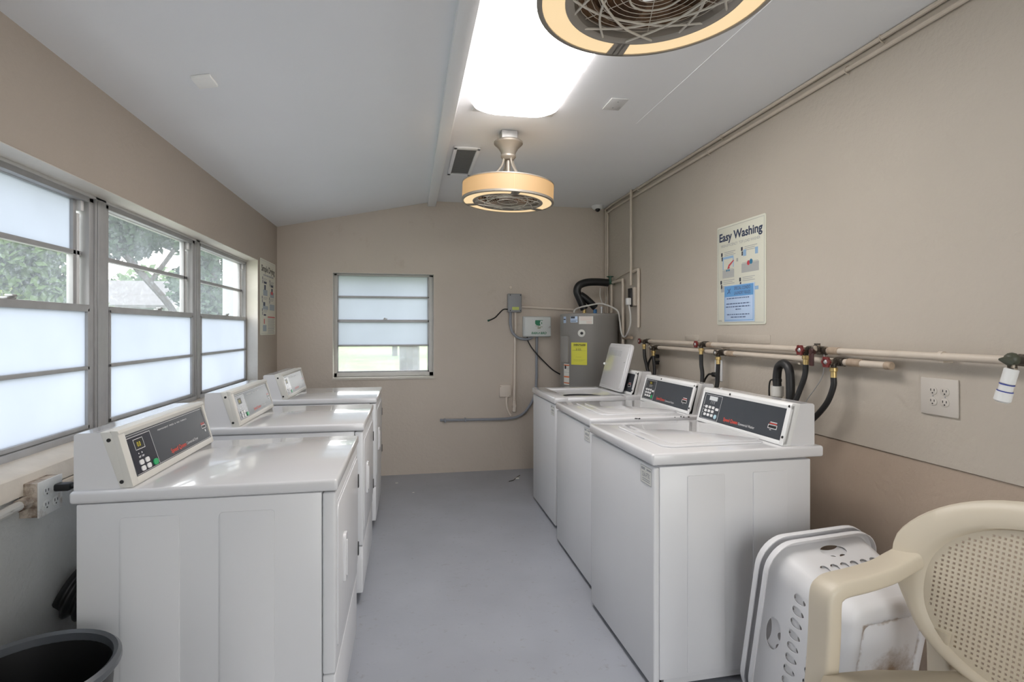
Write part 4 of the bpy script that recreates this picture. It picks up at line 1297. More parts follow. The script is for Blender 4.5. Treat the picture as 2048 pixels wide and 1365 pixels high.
b = B(); b.lathe([(0.0, 0), (0.017, 0), (0.015, 0.004), (0.007, 0.005), (0.007, 0.010), (0.0, 0.010)], 16, frame((0.960, 5.1325, 1.747), (1, 0, 0), (0, 0, 1)))
tag(obj('wall_plug', b, m_pipeb), 'small round painted stub on the back wall over the junction box', 'plug')

# ------------------------------------------------------------------ pipes, valves and hoses on the right wall
PX = 1.858
t = thing('water_pipe', 'upper beige water pipe running the length of the right wall', 'pipe', (PX, 2.7, 1.22))
b = B(); b.cyl((PX, 4.05, 1.250), (PX, 1.18, 1.243), 0.0145, 18)
obj('pipe', b, m_pipe, t)
for y in (2.115, 3.13):
    b = B(); b.cyl((PX, y + 0.03, 1.2455), (PX, y - 0.03, 1.2455), 0.0172, 18, edge=0.002)
    obj('coupling', b, m_rustpipe, t)
for y in (1.62, 3.0):
    b = B(); b.box((PX, y - 0.008, 1.2225), (1.9015, y + 0.008, 1.232)); b.cyl((PX + 0.004, y - 0.008, 1.246), (PX + 0.004, y + 0.008, 1.246), 0.0175, 14)
    obj('bracket', b, m_pipe, t)
t = thing('water_pipe', 'lower beige water pipe with a capped end on the right wall', 'pipe', (PX, 2.9, 1.18))
b = B(); b.cyl((PX, 4.0, 1.206), (PX, 1.835, 1.198), 0.0145, 18)
obj('pipe', b, m_pipe, t)
b = B(); b.cyl((PX, 1.850, 1.198), (PX, 1.820, 1.198), 0.0165, 18, edge=0.003)
obj('end_cap', b, m_rustpipe, t)
for y in (2.00, 2.90):
    b = B(); b.cyl((PX, y + 0.035, 1.1995), (PX, y - 0.035, 1.1995), 0.0172, 18, edge=0.002)
    obj('coupling', b, m_rustpipe, t)
b = B(); b.box((PX, 2.33, 1.172), (1.9015, 2.346, 1.182)); b.cyl((PX + 0.004, 2.33, 1.200), (PX + 0.004, 2.346, 1.200), 0.0175, 14)
obj('bracket', b, m_pipe, t)

def wheel(M, r=0.026, lobes=6):
    b = B()
    tb = bmesh.new()
    n = 48
    prof = [(-0.005, 0.55), (-0.005, 1.0), (0.004, 1.0), (0.006, 0.55)]
    rings = []
    for k in range(n):
        a = 2 * pi * k / n
        rr = r * (0.90 + 0.10 * cos(lobes * a))
        rings.append([tb.verts.new((rr * q[1] * cos(a), rr * q[1] * sin(a), q[0])) for q in prof])
    for k in range(n):
        for j in range(4):
            tb.faces.new((rings[k][j], rings[(k + 1) % n][j], rings[(k + 1) % n][(j + 1) % 4], rings[k][(j + 1) % 4]))
    bmesh.ops.recalc_face_normals(tb, faces=tb.faces)
    b._app(tb, M)
    for k in range(lobes):
        b.box((0, -0.0035, -0.003), (r * 0.62, 0.0035, 0.003), M=M @ Matrix.Rotation(2 * pi * k / lobes, 4, 'Z'))
    return b

def bibb(label, y, z, x_out, hm, r=0.026, drop=0.038, zpipe=None):
    """hose valve screwed into the pipe, handwheel facing the room"""
    t = thing('hose_valve', label, 'valve', (PX - 0.03, y, z - drop), 'valves on the right wall pipes')
    b = B()
    b.cyl((PX, y, z), (x_out + 0.012, y, z), 0.0125, 14)
    b.cyl((PX - 0.012, y, z), (PX - 0.026, y, z), 0.018, 6)
    b.cyl((x_out + 0.030, y, z), (x_out + 0.016, y, z), 0.015, 6)
    b.cyl((PX, y - 0.026, z), (PX, y + 0.026, z), 0.0195, 14, edge=0.004)
    b.cyl((PX - 0.034, y, z), (PX - 0.034, y, z - drop + 0.012), 0.0115, 14)
    obj('body', b, m_oldmetal, t)
    M = frame((x_out, y, z), (0, -1, 0), (0, 0, 1))
    h = obj('handwheel', wheel(M, r), hm, t)
    b = B(); b.lathe([(0.0, -0.008), (0.010, -0.008), (0.011, 0.003), (0.006, 0.008), (0.0, 0.008)], 14, M)
    sub('hub', b, m_galv, h)
    b = B(); b.cyl((PX - 0.034, y, z - drop + 0.014), (PX - 0.034, y, z - drop - 0.004), 0.0165, 12, edge=0.002)
    b.cyl((PX - 0.034, y, z - drop - 0.004), (PX - 0.034, y, z - drop - 0.030), 0.0125, 12)
    obj('coupling', b, m_brass, t)
    return t
bibb('red wheel valve on the upper pipe, beside the drain hose', 2.250, 1.2450, 1.792, m_redh)
bibb('red wheel valve on the lower pipe, near its capped end', 2.080, 1.1990, 1.786, m_redh)
bibb('red wheel valve on the upper pipe, above the white wall outlet', 3.180, 1.2480, 1.786, m_redh, 0.024)
bibb('dark wheel valve on the lower pipe, above the middle washer', 2.985, 1.2020, 1.806, m_oldmetal, 0.020)
bibb('dark wheel valve on the upper pipe, near its start by the corner', 4.035, 1.2500, 1.782, m_redh, 0.024)
bibb('dark wheel valve on the lower pipe, near its start by the corner', 3.868, 1.2055, 1.806, m_oldmetal, 0.020)
# the second tap behind the first red one, its dark handle hanging down
t = thing('shutoff_valve', 'dark valve with a red hanging handle right behind the upper red wheel', 'valve', (1.83, 2.175, 1.17))
b = B(); b.cyl((PX, 2.175, 1.245), (1.800, 2.175, 1.245), 0.013, 12); b.cyl((PX - 0.01, 2.150, 1.245), (PX - 0.01, 2.205, 1.245), 0.020, 8); b.sphere((1.812, 2.175, 1.252), 0.019, 12)
b.cyl((1.822, 2.175, 1.25), (1.822, 2.175, 1.278), 0.013, 12)
obj('body', b, m_oldmetal, t)
b = B(); b.box((1.788, 2.162, 1.176), (1.797, 2.188, 1.236), r=0.004); b.cyl((1.786, 2.175, 1.242), (1.808, 2.175, 1.242), 0.014, 10, edge=0.003)
obj('handle', b, mat('dark_red_lever', (0.05, 0.014, 0.012, 1), 0.45, var=0.4, vscale=60), t)

HXX = PX - 0.034
def hose(label, pts, r=0.0125):
    return tube_thing('supply_hose', label, 'hose', pts, r, m_rubber, 'washer supply hoses', 12, 8)
hose('black hose hanging from the upper red wheel valve behind the near washer', [(HXX, 2.250, 1.180), (HXX, 2.258, 1.12), (HXX - 0.01, 2.285, 1.04), (HXX - 0.03, 2.305, 0.96), (1.74, 2.31, 0.85), (1.70, 2.31, 0.78)])
hose('black hose curving down from the valve near the capped pipe end', [(HXX, 2.080, 1.134), (HXX, 2.082, 1.09), (HXX - 0.005, 2.110, 1.02), (HXX - 0.01, 2.165, 0.955), (HXX - 0.03, 2.225, 0.89), (1.74, 2.26, 0.82), (1.69, 2.27, 0.76)])
hose('black hose below the red wheel valve above the white wall outlet', [(HXX, 3.180, 1.184), (HXX, 3.178, 1.12), (HXX, 3.165, 1.05), (HXX - 0.02, 3.155, 0.95), (1.74, 3.15, 0.84)])
hose('black hose below the dark valve above the middle washer', [(HXX, 2.985, 1.138), (HXX, 2.990, 1.08), (HXX, 2.995, 1.02), (HXX - 0.02, 3.00, 0.93), (1.74, 3.00, 0.82)])
hose('black hose from the upper valve behind the open washer', [(HXX, 4.035, 1.186), (HXX - 0.005, 4.01, 1.12), (HXX - 0.008, 3.965, 1.05), (HXX - 0.01, 3.935, 0.98), (1.76, 3.92, 0.88)])
hose('black hose from the lower valve behind the open washer', [(HXX, 3.868, 1.141), (HXX - 0.004, 3.852, 1.10), (HXX - 0.004, 3.842, 1.03), (HXX - 0.02, 3.835, 0.95), (1.76, 3.83, 0.86)])
# drain hose hooked into a standpipe
t = thing('drain_hose', 'thick black drain hose bent like a hook into a white standpipe', 'hose', (1.82, 2.42, 0.75))
b = B(); b.tube([(1.832, 2.462, 1.055), (1.832, 2.464, 1.10), (1.832, 2.452, 1.150), (1.830, 2.412, 1.172), (1.828, 2.372, 1.150), (1.826, 2.358, 1.09), (1.820, 2.352, 0.98), (1.80, 2.35, 0.88), (1.74, 2.35, 0.78)], 0.0205, 16, 8)
obj('hose', b, m_rubber, t)
b = B(); b.tube([(1.826, 2.478, 1.085), (1.826, 2.505, 1.080), (1.826, 2.516, 1.05), (1.826, 2.516, 1.00), (1.826, 2.510, 0.95)], 0.004, 6, 6); b.cyl((1.832, 2.463, 1.078), (1.832, 2.463, 1.092), 0.0225, 16)
obj('strap', b, m_black, t)
t = thing('standpipe', 'white plastic standpipe taking the thick drain hose', 'pipe', (1.832, 2.462, 0.75))
b = B(); b.cyl((1.832, 2.462, 0.60), (1.832, 2.462, 1.035), 0.024, 18)
b.lathe([(0.0245, 1.00), (0.030, 1.005), (0.030, 1.055), (0.022, 1.055)], 20, Matrix.Translation((1.832, 2.462, 0)))
obj('pipe', b, m_cord, t)
tube_thing('thin_wire', 'thin bare wire running down from the lower red wheel valve', 'wire', [(1.84, 2.155, 1.235), (1.838, 2.150, 1.19), (1.836, 2.16, 1.13), (1.832, 2.20, 1.07), (1.825, 2.245, 1.01), (1.815, 2.262, 0.95)], 0.0022, m_galv)
# beige risers behind the open washer
tube_thing('copper_riser', 'pale vertical pipe behind the far hoses', 'pipe', [(1.882, 4.085, 1.250), (1.882, 4.085, 0.95)], 0.011, m_pipe, smooth=False)
t = thing('washer_cable', 'black cables bunched behind the open washer', 'cable', (1.85, 3.97, 0.95))
b = B(); b.tube([(1.86, 3.945, 1.145), (1.855, 4.00, 1.10), (1.855, 4.03, 1.05), (1.86, 4.04, 0.95)], 0.008, 8, 6); b.tube([(1.87, 3.87, 1.10), (1.865, 3.91, 1.09), (1.862, 3.945, 1.10)], 0.007, 8, 6)
obj('cable', b, m_black, t)
for z in (1.135, 1.085):
    b = B(); b.box((1.862, 3.925, z - 0.014), (1.8995, 3.965, z + 0.014), r=0.004)
    obj('plug', b, m_black, t)

def receptacle(b, b2, G, x, y, s=1.0):
    """one three-hole receptacle at (x,y) on face frame G: raised face into b, dark holes into b2"""
    b.rbox((x - 0.0165 * s, y - 0.0145 * s, 0), (x + 0.0165 * s, y + 0.0145 * s, 0.0022), 2, 0.0135 * s, edge=0.0006, M=G)
    b2.box((x - 0.0080 * s, y - 0.001 * s, 0.0015), (x - 0.0055 * s, y + 0.0075 * s, 0.0028), M=G)
    b2.box((x + 0.0055 * s, y - 0.001 * s, 0.0015), (x + 0.0080 * s, y + 0.0070 * s, 0.0028), M=G)
    b2.lathe([(0.0026 * s, 0.0015), (0.0026 * s, 0.0028)], 10, G @ Matrix.Translation((x, y - 0.008 * s, 0)))

# quad outlet
t = thing('wall_outlet', 'square beige plate with four power sockets on the right wall', 'outlet', (1.898, 1.66, 1.03))
b = B(); b.box((1.8945, 1.590, 1.027), (1.9018, 1.733, 1.163), r=0.003)
pl = obj('cover_plate', b, m_cover, t)
G = frame((1.8945, 1.733, 1.027), (0, -1, 0), (0, 0, 1))
for i in range(2):
    for j in range(2):
        b, b2 = B(), B()
        receptacle(b, b2, G, 0.050 + 0.046 * i, 0.050 + 0.039 * j)
        r_ = obj('socket', b, m_cover, t)
        sub('slots', b2, m_black, r_)
for i in range(2):
    b = B(); b.lathe([(0.0028, 0), (0.0022, 0.0012)], 10, G @ Matrix.Translation((0.050 + 0.046 * i, 0.0695, 0)))
    obj('screw', b, m_greyink, t)
# single white outlet behind the hoses
t = thing('wall_outlet', 'narrow white outlet with a black plug behind the middle hoses', 'outlet', (1.898, 3.105, 1.02))
b = B(); b.box((1.8965, 3.062, 1.020), (1.9018, 3.145, 1.152), r=0.003)
obj('cover_plate', b, m_wbezel, t)
G = frame((1.8965, 3.145, 1.020), (0, -1, 0), (0, 0, 1))
b, b2 = B(), B(); receptacle(b, b2, G, 0.041, 0.088)
r_ = obj('socket', b, m_wbezel, t); sub('slots', b2, m_black, r_)
t = thing('power_lead', 'black plug and cord in the narrow white outlet', 'cord', (1.88, 3.12, 0.95))
b = B(); b.box((1.862, 3.085, 1.046), (1.8945, 3.130, 1.074), r=0.006)
obj('plug', b, m_black, t)
b = B(); b.tube([(1.868, 3.128, 1.062), (1.862, 3.160, 1.055), (1.860, 3.205, 1.01), (1.860, 3.225, 0.95), (1.855, 3.23, 0.88)], 0.006, 8, 6)
obj('cable', b, m_black, t)
# tap with a white vacuum breaker at the picture edge
t = thing('hose_tap', 'old dark tap at the end of the upper pipe carrying a white cylinder', 'tap', (1.80, 1.34, 1.12))
b = B(); b.cyl((PX, 1.345, 1.246), (1.785, 1.345, 1.246), 0.014, 14); b.cyl((PX, 1.32, 1.246), (PX, 1.37, 1.246), 0.0195, 14, edge=0.004)
b.cyl((1.80, 1.345, 1.246), (1.800, 1.343, 1.215), 0.012, 12)
obj('body', b, m_oldmetal, t)
b = B(); b.cyl((1.790, 1.345, 1.246), (1.760, 1.350, 1.250), 0.017, 8, 0.004); b.sphere((1.80, 1.345, 1.25), 0.021, 12)
obj('handle', b, mat('dark_olive', (0.055, 0.06, 0.04, 1), 0.45), t)
p0, p1 = Vector((1.800, 1.345, 1.222)), Vector((1.792, 1.368, 1.118))
b = B(); b.cyl(p0, p0.lerp(p1, 0.46), 0.0185, 20, edge=0.003); b.cyl(p0.lerp(p1, 0.46), p0.lerp(p1, 0.66), 0.0180, 20); b.cyl(p0.lerp(p1, 0.66), p1, 0.0215, 20, edge=0.005)
c = obj('breaker', b, m_wbezel, t)
b = B()
for f_ in (0.46, 0.665):
    b.cyl(p0.lerp(p1, f_), p0.lerp(p1, f_ + 0.025), 0.0195 if f_ < 0.5 else 0.0205, 20)
sub('blue_ring', b, mat('blue_ring_plastic', (0.03, 0.05, 0.30, 1), 0.4), c)
# painted-over patches
for k, (ya, yb, za, zb) in enumerate(((2.61, 3.12, 1.263, 1.312), (3.34, 3.53, 1.263, 1.306))):
    b = B(); b.rbox((1.9002, ya, za), (1.9025, yb, zb), 0, 0.008 if k == 0 else 0.018, edge=0.0004)
    o = struct('trim_%d' % (9 + k), b, m_wall)

# ------------------------------------------------------------------ posters
t = thing('instruction_poster', 'cream washing instructions poster on the right wall', 'poster', (1.90, 2.88, 1.37))
PWD, PHT = 0.474, 0.605
b = B(); b.rbox((1.8975, 3.118 - PWD, 1.370), (1.9018, 3.118, 1.370 + PHT), 0, 0.012, edge=0.001)
sh = obj('sheet', b, m_poster, t)
G = frame((1.8973, 3.118, 1.370), (0, -1, 0), (0, 0, 1))
b = B()
b.text('Easy Washing', 0.050, G @ Matrix.Translation((PWD / 2, 0.512, 0)), width=0.420, align='CENTER', bold=0.028)
obj('title', b, m_navyink, t)
b = B()
b.text('HIGH-EFFICIENCY  TOP LOAD WASHER', 0.017, G @ Matrix.Translation((PWD / 2, 0.474, 0)), width=0.380, align='CENTER')
for (a0, b0, a1, b1) in ((0.012, 0.012, PWD - 0.012, 0.0135), (0.012, PHT - 0.0135, PWD - 0.012, PHT - 0.012), (0.012, 0.012, 0.0135, PHT - 0.012), (PWD - 0.0135, 0.012, PWD - 0.012, PHT - 0.012)):
    b.box((a0, b0, 0), (a1, b1, 0.0004), M=G)
for (cx, cy) in ((0.080, 0.440), (0.285, 0.446), (0.070, 0.268), (0.265, 0.272)):
    for q in range(3):
        b.box((cx, cy - q * 0.010, 0), (cx + 0.115 - 0.02 * (q % 2), cy - q * 0.010 + 0.003, 0.0004), M=G)
obj('text', b, m_greyink, t)
b = B()
for (cx, cy) in ((0.050, 0.420), (0.255, 0.428), (0.042, 0.250), (0.238, 0.252)):
    b.box((cx - 0.004, cy, 0), (cx + 0.012, cy + 0.022, 0.0004), M=G)
    b.box((cx + 0.002, cy - 0.028, 0), (cx + 0.014, cy - 0.004, 0.0004), M=G)
b.text('CSC', 0.010, G @ Matrix.Translation((0.018, 0.020, 0)), width=0.038)
obj('step_marks', b, m_darkink, t)
def pic_washer(b, cx, cy, w, h):
    b.box((cx, cy, 0), (cx + w, cy + h * 0.38, 0.0004), M=G)
    b.box((cx + w * 0.04, cy + h * 0.40, 0), (cx + w * 0.96, cy + h * 0.42, 0.0004), M=G)
b = B()
pic_washer(b, 0.062, 0.285, 0.120, 0.125)
pic_washer(b, 0.256, 0.300, 0.160, 0.140)
b.box((0.205, 0.372, 0), (0.222, 0.392, 0.0004), M=G)
b.box((0.046, 0.200, 0), (0.100, 0.238, 0.0004), M=G)
obj('picture_grey', b, mat('print_grey', (0.42, 0.43, 0.42, 1), 0.4), t)
b = B()
b.box((0.066, 0.400, 0), (0.176, 0.414, 0.0005), M=G); b.box((0.064, 0.338, 0), (0.072, 0.400, 0.0005), M=G); b.box((0.170, 0.345, 0), (0.178, 0.400, 0.0005), M=G)
b.box((0.272, 0.395, 0), (0.300, 0.432, 0.0005), M=G); b.box((0.382, 0.395, 0), (0.408, 0.432, 0.0005), M=G)
b.box((0.380, 0.195, 0), (0.412, 0.215, 0.0005), M=G)
obj('picture_blue', b, mat('print_blue', (0.30, 0.46, 0.66, 1), 0.4), t)
b = B()
tb = bmesh.new(); tb.faces.new([tb.verts.new(p) for p in ((0.112, 0.338, 0.0006), (0.126, 0.362, 0.0006), (0.178, 0.388, 0.0006), (0.182, 0.382, 0.0006), (0.134, 0.352, 0.0006), (0.138, 0.342, 0.0006))]); b._app(tb, G)
b.lathe([(0.0, 0.0006), (0.014, 0.0006)], 14, G @ Matrix.Translation((0.322, 0.352, 0)), cap=False)
obj('picture_red', b, mat('print_red', (0.55, 0.06, 0.08, 1), 0.4), t)
b = B(); b.lathe([(0.0, 0.0007), (0.015, 0.0007)], 14, G @ Matrix.Translation((0.346, 0.357, 0)), cap=False); b.box((0.100, 0.324, 0), (0.116, 0.334, 0.0007), M=G); b.box((0.122, 0.324, 0), (0.138, 0.334, 0.0007), M=G)
obj('picture_dark', b, mat('print_teal', (0.04, 0.20, 0.34, 1), 0.4), t)
# blue notice in a clear sleeve taped over the poster's foot
t = thing('notice_sheet', 'blue and pale blue notice sheet taped over the foot of the poster', 'notice', (1.895, 2.88, 1.386))
b = B(); b.box((1.8945, 2.738, 1.388), (1.8965, 3.034, 1.606), r=0.0005)
obj('sheet', b, m_lblue, t)
G2 = frame((1.8943, 3.034, 1.388), (0, -1, 0), (0, 0, 1))
b = B()
b.box((0.004, 0.150, 0), (0.288, 0.214, 0.0004), M=G2)
for (a0, b0, a1, b1) in ((0.006, 0.008, 0.009, 0.152), (0.283, 0.008, 0.286, 0.152), (0.006, 0.008, 0.286, 0.011)):
    b.box((a0, b0, 0), (a1, b1, 0.0004), M=G2)
obj('header', b, m_blue, t)
b = B()
b.text('SPECIAL CONDO', 0.019, G2 @ Matrix.Translation((0.105, 0.188, 0.0006)), width=0.155, bold=0.02)
b.text('LAUNDRY RULES', 0.019, G2 @ Matrix.Translation((0.105, 0.160, 0.0006)), width=0.155, bold=0.02)
for (x0_, x1_, y_) in ((0.028, 0.250, 0.136), (0.024, 0.255, 0.104), (0.018, 0.258, 0.086), (0.118, 0.170, 0.070), (0.030, 0.250, 0.040), (0.070, 0.215, 0.024)):
    x_ = x0_
    rr = random.Random(y_)
    while x_ < x1_:
        w_ = min(rr.uniform(0.010, 0.030), x1_ - x_)
        b.box((x_, y_, 0.0003), (x_ + w_, y_ + 0.006, 0.0006), M=G2)
        x_ += w_ + 0.006
b.tube([G2 @ Vector(p) for p in ((0.036, 0.170, 0.001), (0.052, 0.182, 0.001), (0.066, 0.198, 0.001))], 0.002, 6, 3); b.tube([G2 @ Vector(p) for p in ((0.040, 0.197, 0.001), (0.054, 0.184, 0.001), (0.064, 0.170, 0.001))], 0.002, 6, 3)
obj('text', b, mat('notice_ink', (0.10, 0.14, 0.26, 1), 0.5), t)

t = thing('instruction_poster', 'narrow looking drying instructions poster in the left corner beside the windows', 'poster', (-1.148, 4.81, 1.298))
PW2, PH2 = 0.490, 0.610
b = B(); b.rbox((-1.1498, 4.568, 1.298), (-1.1458, 4.568 + PW2, 1.298 + PH2), 0, 0.012, edge=0.001)
obj('sheet', b, m_poster, t)
G = frame((-1.1456, 4.568, 1.298), (0, 1, 0), (0, 0, 1))
b = B(); b.text('Simple Drying', 0.050, G @ Matrix.Translation((PW2 / 2, 0.512, 0)), width=0.43, align='CENTER', bold=0.028)
obj('title', b, m_black, t)
b = B()
for q in range(20):
    b.box((0.085 + q * 0.0165, 0.478, 0), (0.085 + q * 0.0165 + (0.012 if q % 5 else 0.007), 0.490, 0.0004), M=G)
for (a0, b0, a1, b1) in ((0.012, 0.012, PW2 - 0.012, 0.0135), (0.012, PH2 - 0.0135, PW2 - 0.012, PH2 - 0.012)):
    b.box((a0, b0, 0), (a1, b1, 0.0004), M=G)
for (cx, cy, nn, w_) in ((0.09, 0.452, 3, 0.11), (0.31, 0.440, 3, 0.12), (0.09, 0.300, 2, 0.12), (0.30, 0.295, 2, 0.12), (0.09, 0.195, 2, 0.12), (0.230, 0.130, 8, 0.23), (0.230, 0.045, 4, 0.22)):
    for q in range(nn):
        b.box((cx, cy - q * 0.011, 0), (cx + w_ - 0.02 * (q % 2), cy - q * 0.011 + 0.004, 0.0004), M=G)
obj('text', b, m_greyink, t)
b = B()
for (cx, cy) in ((0.055, 0.445), (0.285, 0.435), (0.045, 0.290), (0.275, 0.290), (0.050, 0.190)):
    b.box((cx, cy, 0), (cx + 0.016, cy + 0.022, 0.0004), M=G); b.box((cx + 0.006, cy - 0.03, 0), (cx + 0.020, cy - 0.004, 0.0004), M=G)
for (cx, cy, w_, h_) in ((0.105, 0.415, 0.085, 0.018), (0.325, 0.400, 0.085, 0.018), (0.115, 0.365, 0.05, 0.04), (0.345, 0.360, 0.045, 0.03), (0.085, 0.235, 0.06, 0.030), (0.10, 0.155, 0.07, 0.014)):
    b.box((cx, cy, 0), (cx + w_, cy + h_, 0.0004), M=G)
obj('picture_dark', b, m_navyink, t)
b = B()
for (cx, cy, w_, h_) in ((0.085, 0.318, 0.13, 0.048), (0.305, 0.312, 0.13, 0.045), (0.075, 0.205, 0.16, 0.030), (0.290, 0.205, 0.16, 0.050), (0.075, 0.030, 0.11, 0.050)):
    b.box((cx, cy, 0), (cx + w_, cy + h_, 0.0003), M=G)
obj('picture_grey', b, mat('print_bluegrey', (0.33, 0.40, 0.46, 1), 0.4), t)
b = B()
b.box((0.325, 0.338, 0), (0.400, 0.362, 0.0006), M=G); b.box((0.105, 0.090, 0), (0.130, 0.130, 0.0006), M=G); b.box((0.225, 0.142, 0), (0.465, 0.152, 0.0006), M=G)
obj('picture_red', b, mat('print_red', (0.55, 0.06, 0.08, 1), 0.4), t)

# ------------------------------------------------------------------ left wall services
t = thing('outlet_box', 'stained surface outlet box under the windows with a black plug', 'outlet', (-1.12, 1.93, 0.76))
b = B(); b.box((-1.1498, 1.880, 0.772), (-1.100, 1.990, 0.876), r=0.003)
obj('box', b, m_boxdirty, t)
b = B(); b.box((-1.101, 1.878, 0.770), (-1.0955, 1.992, 0.878), r=0.002)
obj('cover_plate', b, m_coverw, t)
G = frame((-1.0955, 1.878, 0.770), (0, 1, 0), (0, 0, 1))
for (x, y) in ((0.034, 0.074), (0.034, 0.032), (0.078, 0.074), (0.078, 0.032)):
    b, b2 = B(), B(); receptacle(b, b2, G, x, y)
    r_ = obj('socket', b, m_coverw, t); sub('slots', b2, m_black, r_)
t = thing('power_lead', 'black plug and cord of the near dryer in the stained box', 'cord', (-1.07, 1.97, 0.7))
b = B(); b.box((-1.094, 1.940, 0.832), (-1.050, 1.972, 0.856), r=0.006)
obj('plug', b, m_black, t)
b = B(); b.tube([(-1.052, 1.956, 0.844), (-1.020, 1.965, 0.842), (-0.985, 1.985, 0.815), (-0.960, 2.01, 0.75), (-0.950, 2.02, 0.65)], 0.0065, 8, 6)
obj('cable', b, m_black, t)
tube_thing('conduit', 'white conduit entering the near side of the stained box', 'conduit', [(-1.128, YF + 0.02, 0.80), (-1.128, 1.5, 0.815), (-1.128, 1.80, 0.820), (-1.128, 1.884, 0.822)], 0.014, mat('white_conduit', (0.62, 0.60, 0.56, 1), 0.45), sub_=4)
b = B(); b.cyl((-1.128, 1.845, 0.821), (-1.128, 1.884, 0.822), 0.019, 8)
tag(obj('conduit_connector', b, m_boxdirty), 'dirty connector joining white conduit to the stained box', 'pipe fitting')
tube_thing('conduit', 'beige conduit leaving the stained box along the sill', 'conduit', [(-1.135, 1.986, 0.826), (-1.135, 2.4, 0.826), (-1.135, 4.9, 0.826)], 0.013, m_pipe, smooth=False)
def duct(label, y):
    b = B()
    n = 7
    pts, rad = [], []
    for k in range(n * 8 + 1):
        u = k / (n * 8)
        pts.append((-0.945 - 0.2035 * u, y - 0.01 * u, 0.45 - 0.03 * sin(pi * u)))
    b.tube(pts, lambda u: 0.078 + 0.009 * cos(2 * pi * n * u), 24, 1, smooth=False)
    o = obj('exhaust_duct', b, m_foil, angle=80)
    return tag(o, label, 'duct', 'dryer exhaust ducts')
duct('dark ribbed duct behind the dryer nearest the bin', 2.13)
t = thing('waste_bin', 'round black plastic bin beside the near dryer', 'bin', (-0.89, 1.478, 0))
b = B(); b.lathe([(0.0, 0.0), (0.128, 0.0), (0.136, 0.008), (0.172, 0.515), (0.168, 0.515), (0.132, 0.014), (0.0, 0.012)], 48, Matrix.Translation((-0.89, 1.478, 0)))
obj('tub', b, m_black, t)
b = B(); b.lathe([(0.171, 0.505), (0.180, 0.507), (0.187, 0.516), (0.186, 0.528), (0.178, 0.536), (0.169, 0.530), (0.167, 0.512), (0.171, 0.505)], 56, Matrix.Translation((-0.89, 1.478, 0)), cap=False)
obj('rim', b, mat('bin_rim_highlight', (0.075, 0.082, 0.092, 1), 0.28), t)  # greyer than the tub: edge highlight put into the rim colour

# ------------------------------------------------------------------ plastic armchair (faces -x)
t = thing('plastic_armchair', 'beige resin armchair with a perforated oval back', 'chair', (1.30, 1.05, 0))
CY = 1.045
def backpt(s, q):
    """point on the curved, reclined back plane: s across (+y), q up"""
    z = 0.615 + q
    return Vector((1.435 + 0.17 * q + 0.10 * (1 - (s / 0.33) ** 2), CY + s, z))
AW, AH = 0.300, 0.225
def ov(th, k, p=2.3):
    c, s_ = cos(th), sin(th)
    return (math.copysign(abs(c) ** (2 / p), c) * AW * k, math.copysign(abs(s_) ** (2 / p), s_) * AH * k)
b = B()
tb = bmesh.new()
n = 72
prof = [(0.93, 0.004), (0.955, -0.012), (1.0, -0.016), (1.10, -0.014), (1.20, -0.006), (1.225, 0.008), (1.20, 0.016), (1.10, 0.018), (0.95, 0.016)]
rings = []
for k in range(n):
    th = 2 * pi * k / n
    ring = []
    for kk, d in prof:
        s_, q_ = ov(th, kk)
        if kk > 1:                                   # broad crest at the top, slimmer at the sides
            f_ = min(1.0, max(0.0, (sin(th) + 0.35) / 0.75))
            f_ = f_ * f_ * (3 - 2 * f_)
            s_, q_ = ov(th, 1 + (kk - 1) * (0.26 + 0.86 * f_))
        p = backpt(s_, q_)
        ring.append(tb.verts.new(p + Vector((d, 0, 0))))
    rings.append(ring)
m_ = len(prof)
for k in range(n):
    for j in range(m_):
        tb.faces.new((rings[k][j], rings[(k + 1) % n][j], rings[(k + 1) % n][(j + 1) % m_], rings[k][(j + 1) % m_]))
bmesh.ops.recalc_face_normals(tb, faces=tb.faces)
b._app(tb)
obj('back_frame', b, m_chair, t, angle=50)
b = B()
tb = bmesh.new()
pitch, ASP = 0.0122, 1.04
NS, NQ = int(AW / pitch) + 1, int(AH / (pitch * ASP)) + 1
cache = {}
def pv(s_, q_, d):
    key = (round(s_, 5), round(q_, 5), d)
    if key not in cache:
        cache[key] = tb.verts.new(backpt(s_, q_) + Vector((d, 0, 0)))
    return cache[key]
def inside(s_, q_):
    return (abs(s_ / (AW * 0.97)) ** 2.3 + abs(q_ / (AH * 0.97)) ** 2.3) < 1
for i in range(-NS, NS):
    for j in range(-NQ, NQ):
        s0, s1, q0, q1 = i * pitch, (i + 1) * pitch, j * pitch * ASP, (j + 1) * pitch * ASP
        if not inside((s0 + s1) / 2, (q0 + q1) / 2):
            continue
        hs, hq = pitch * 0.235, pitch * ASP * 0.235
        if inside((s0 + s1) / 2 * 1.07, (q0 + q1) / 2 * 1.09):
            O = [(s0, q0), (s1, q0), (s1, q1), (s0, q1)]
            I = [(s0 + hs, q0 + hq), (s1 - hs, q0 + hq), (s1 - hs, q1 - hq), (s0 + hs, q1 - hq)]
            for k in range(4):
                q_ = (k + 1) % 4
                tb.faces.new((pv(*O[k], 0.0), pv(*O[q_], 0.0), pv(*I[q_], 0.0), pv(*I[k], 0.0)))
                tb.faces.new((pv(*O[k], 0.003), pv(*I[k], 0.003), pv(*I[q_], 0.003), pv(*O[q_], 0.003)))
                tb.faces.new((pv(*I[k], 0.0), pv(*I[q_], 0.0), pv(*I[q_], 0.003), pv(*I[k], 0.003)))
        else:
            tb.faces.new((pv(s0, q0, 0.0), pv(s1, q0, 0.0), pv(s1, q1, 0.0), pv(s0, q1, 0.0)))
b._app(tb)
obj('mesh_panel', b, m_chair, t, angle=30)
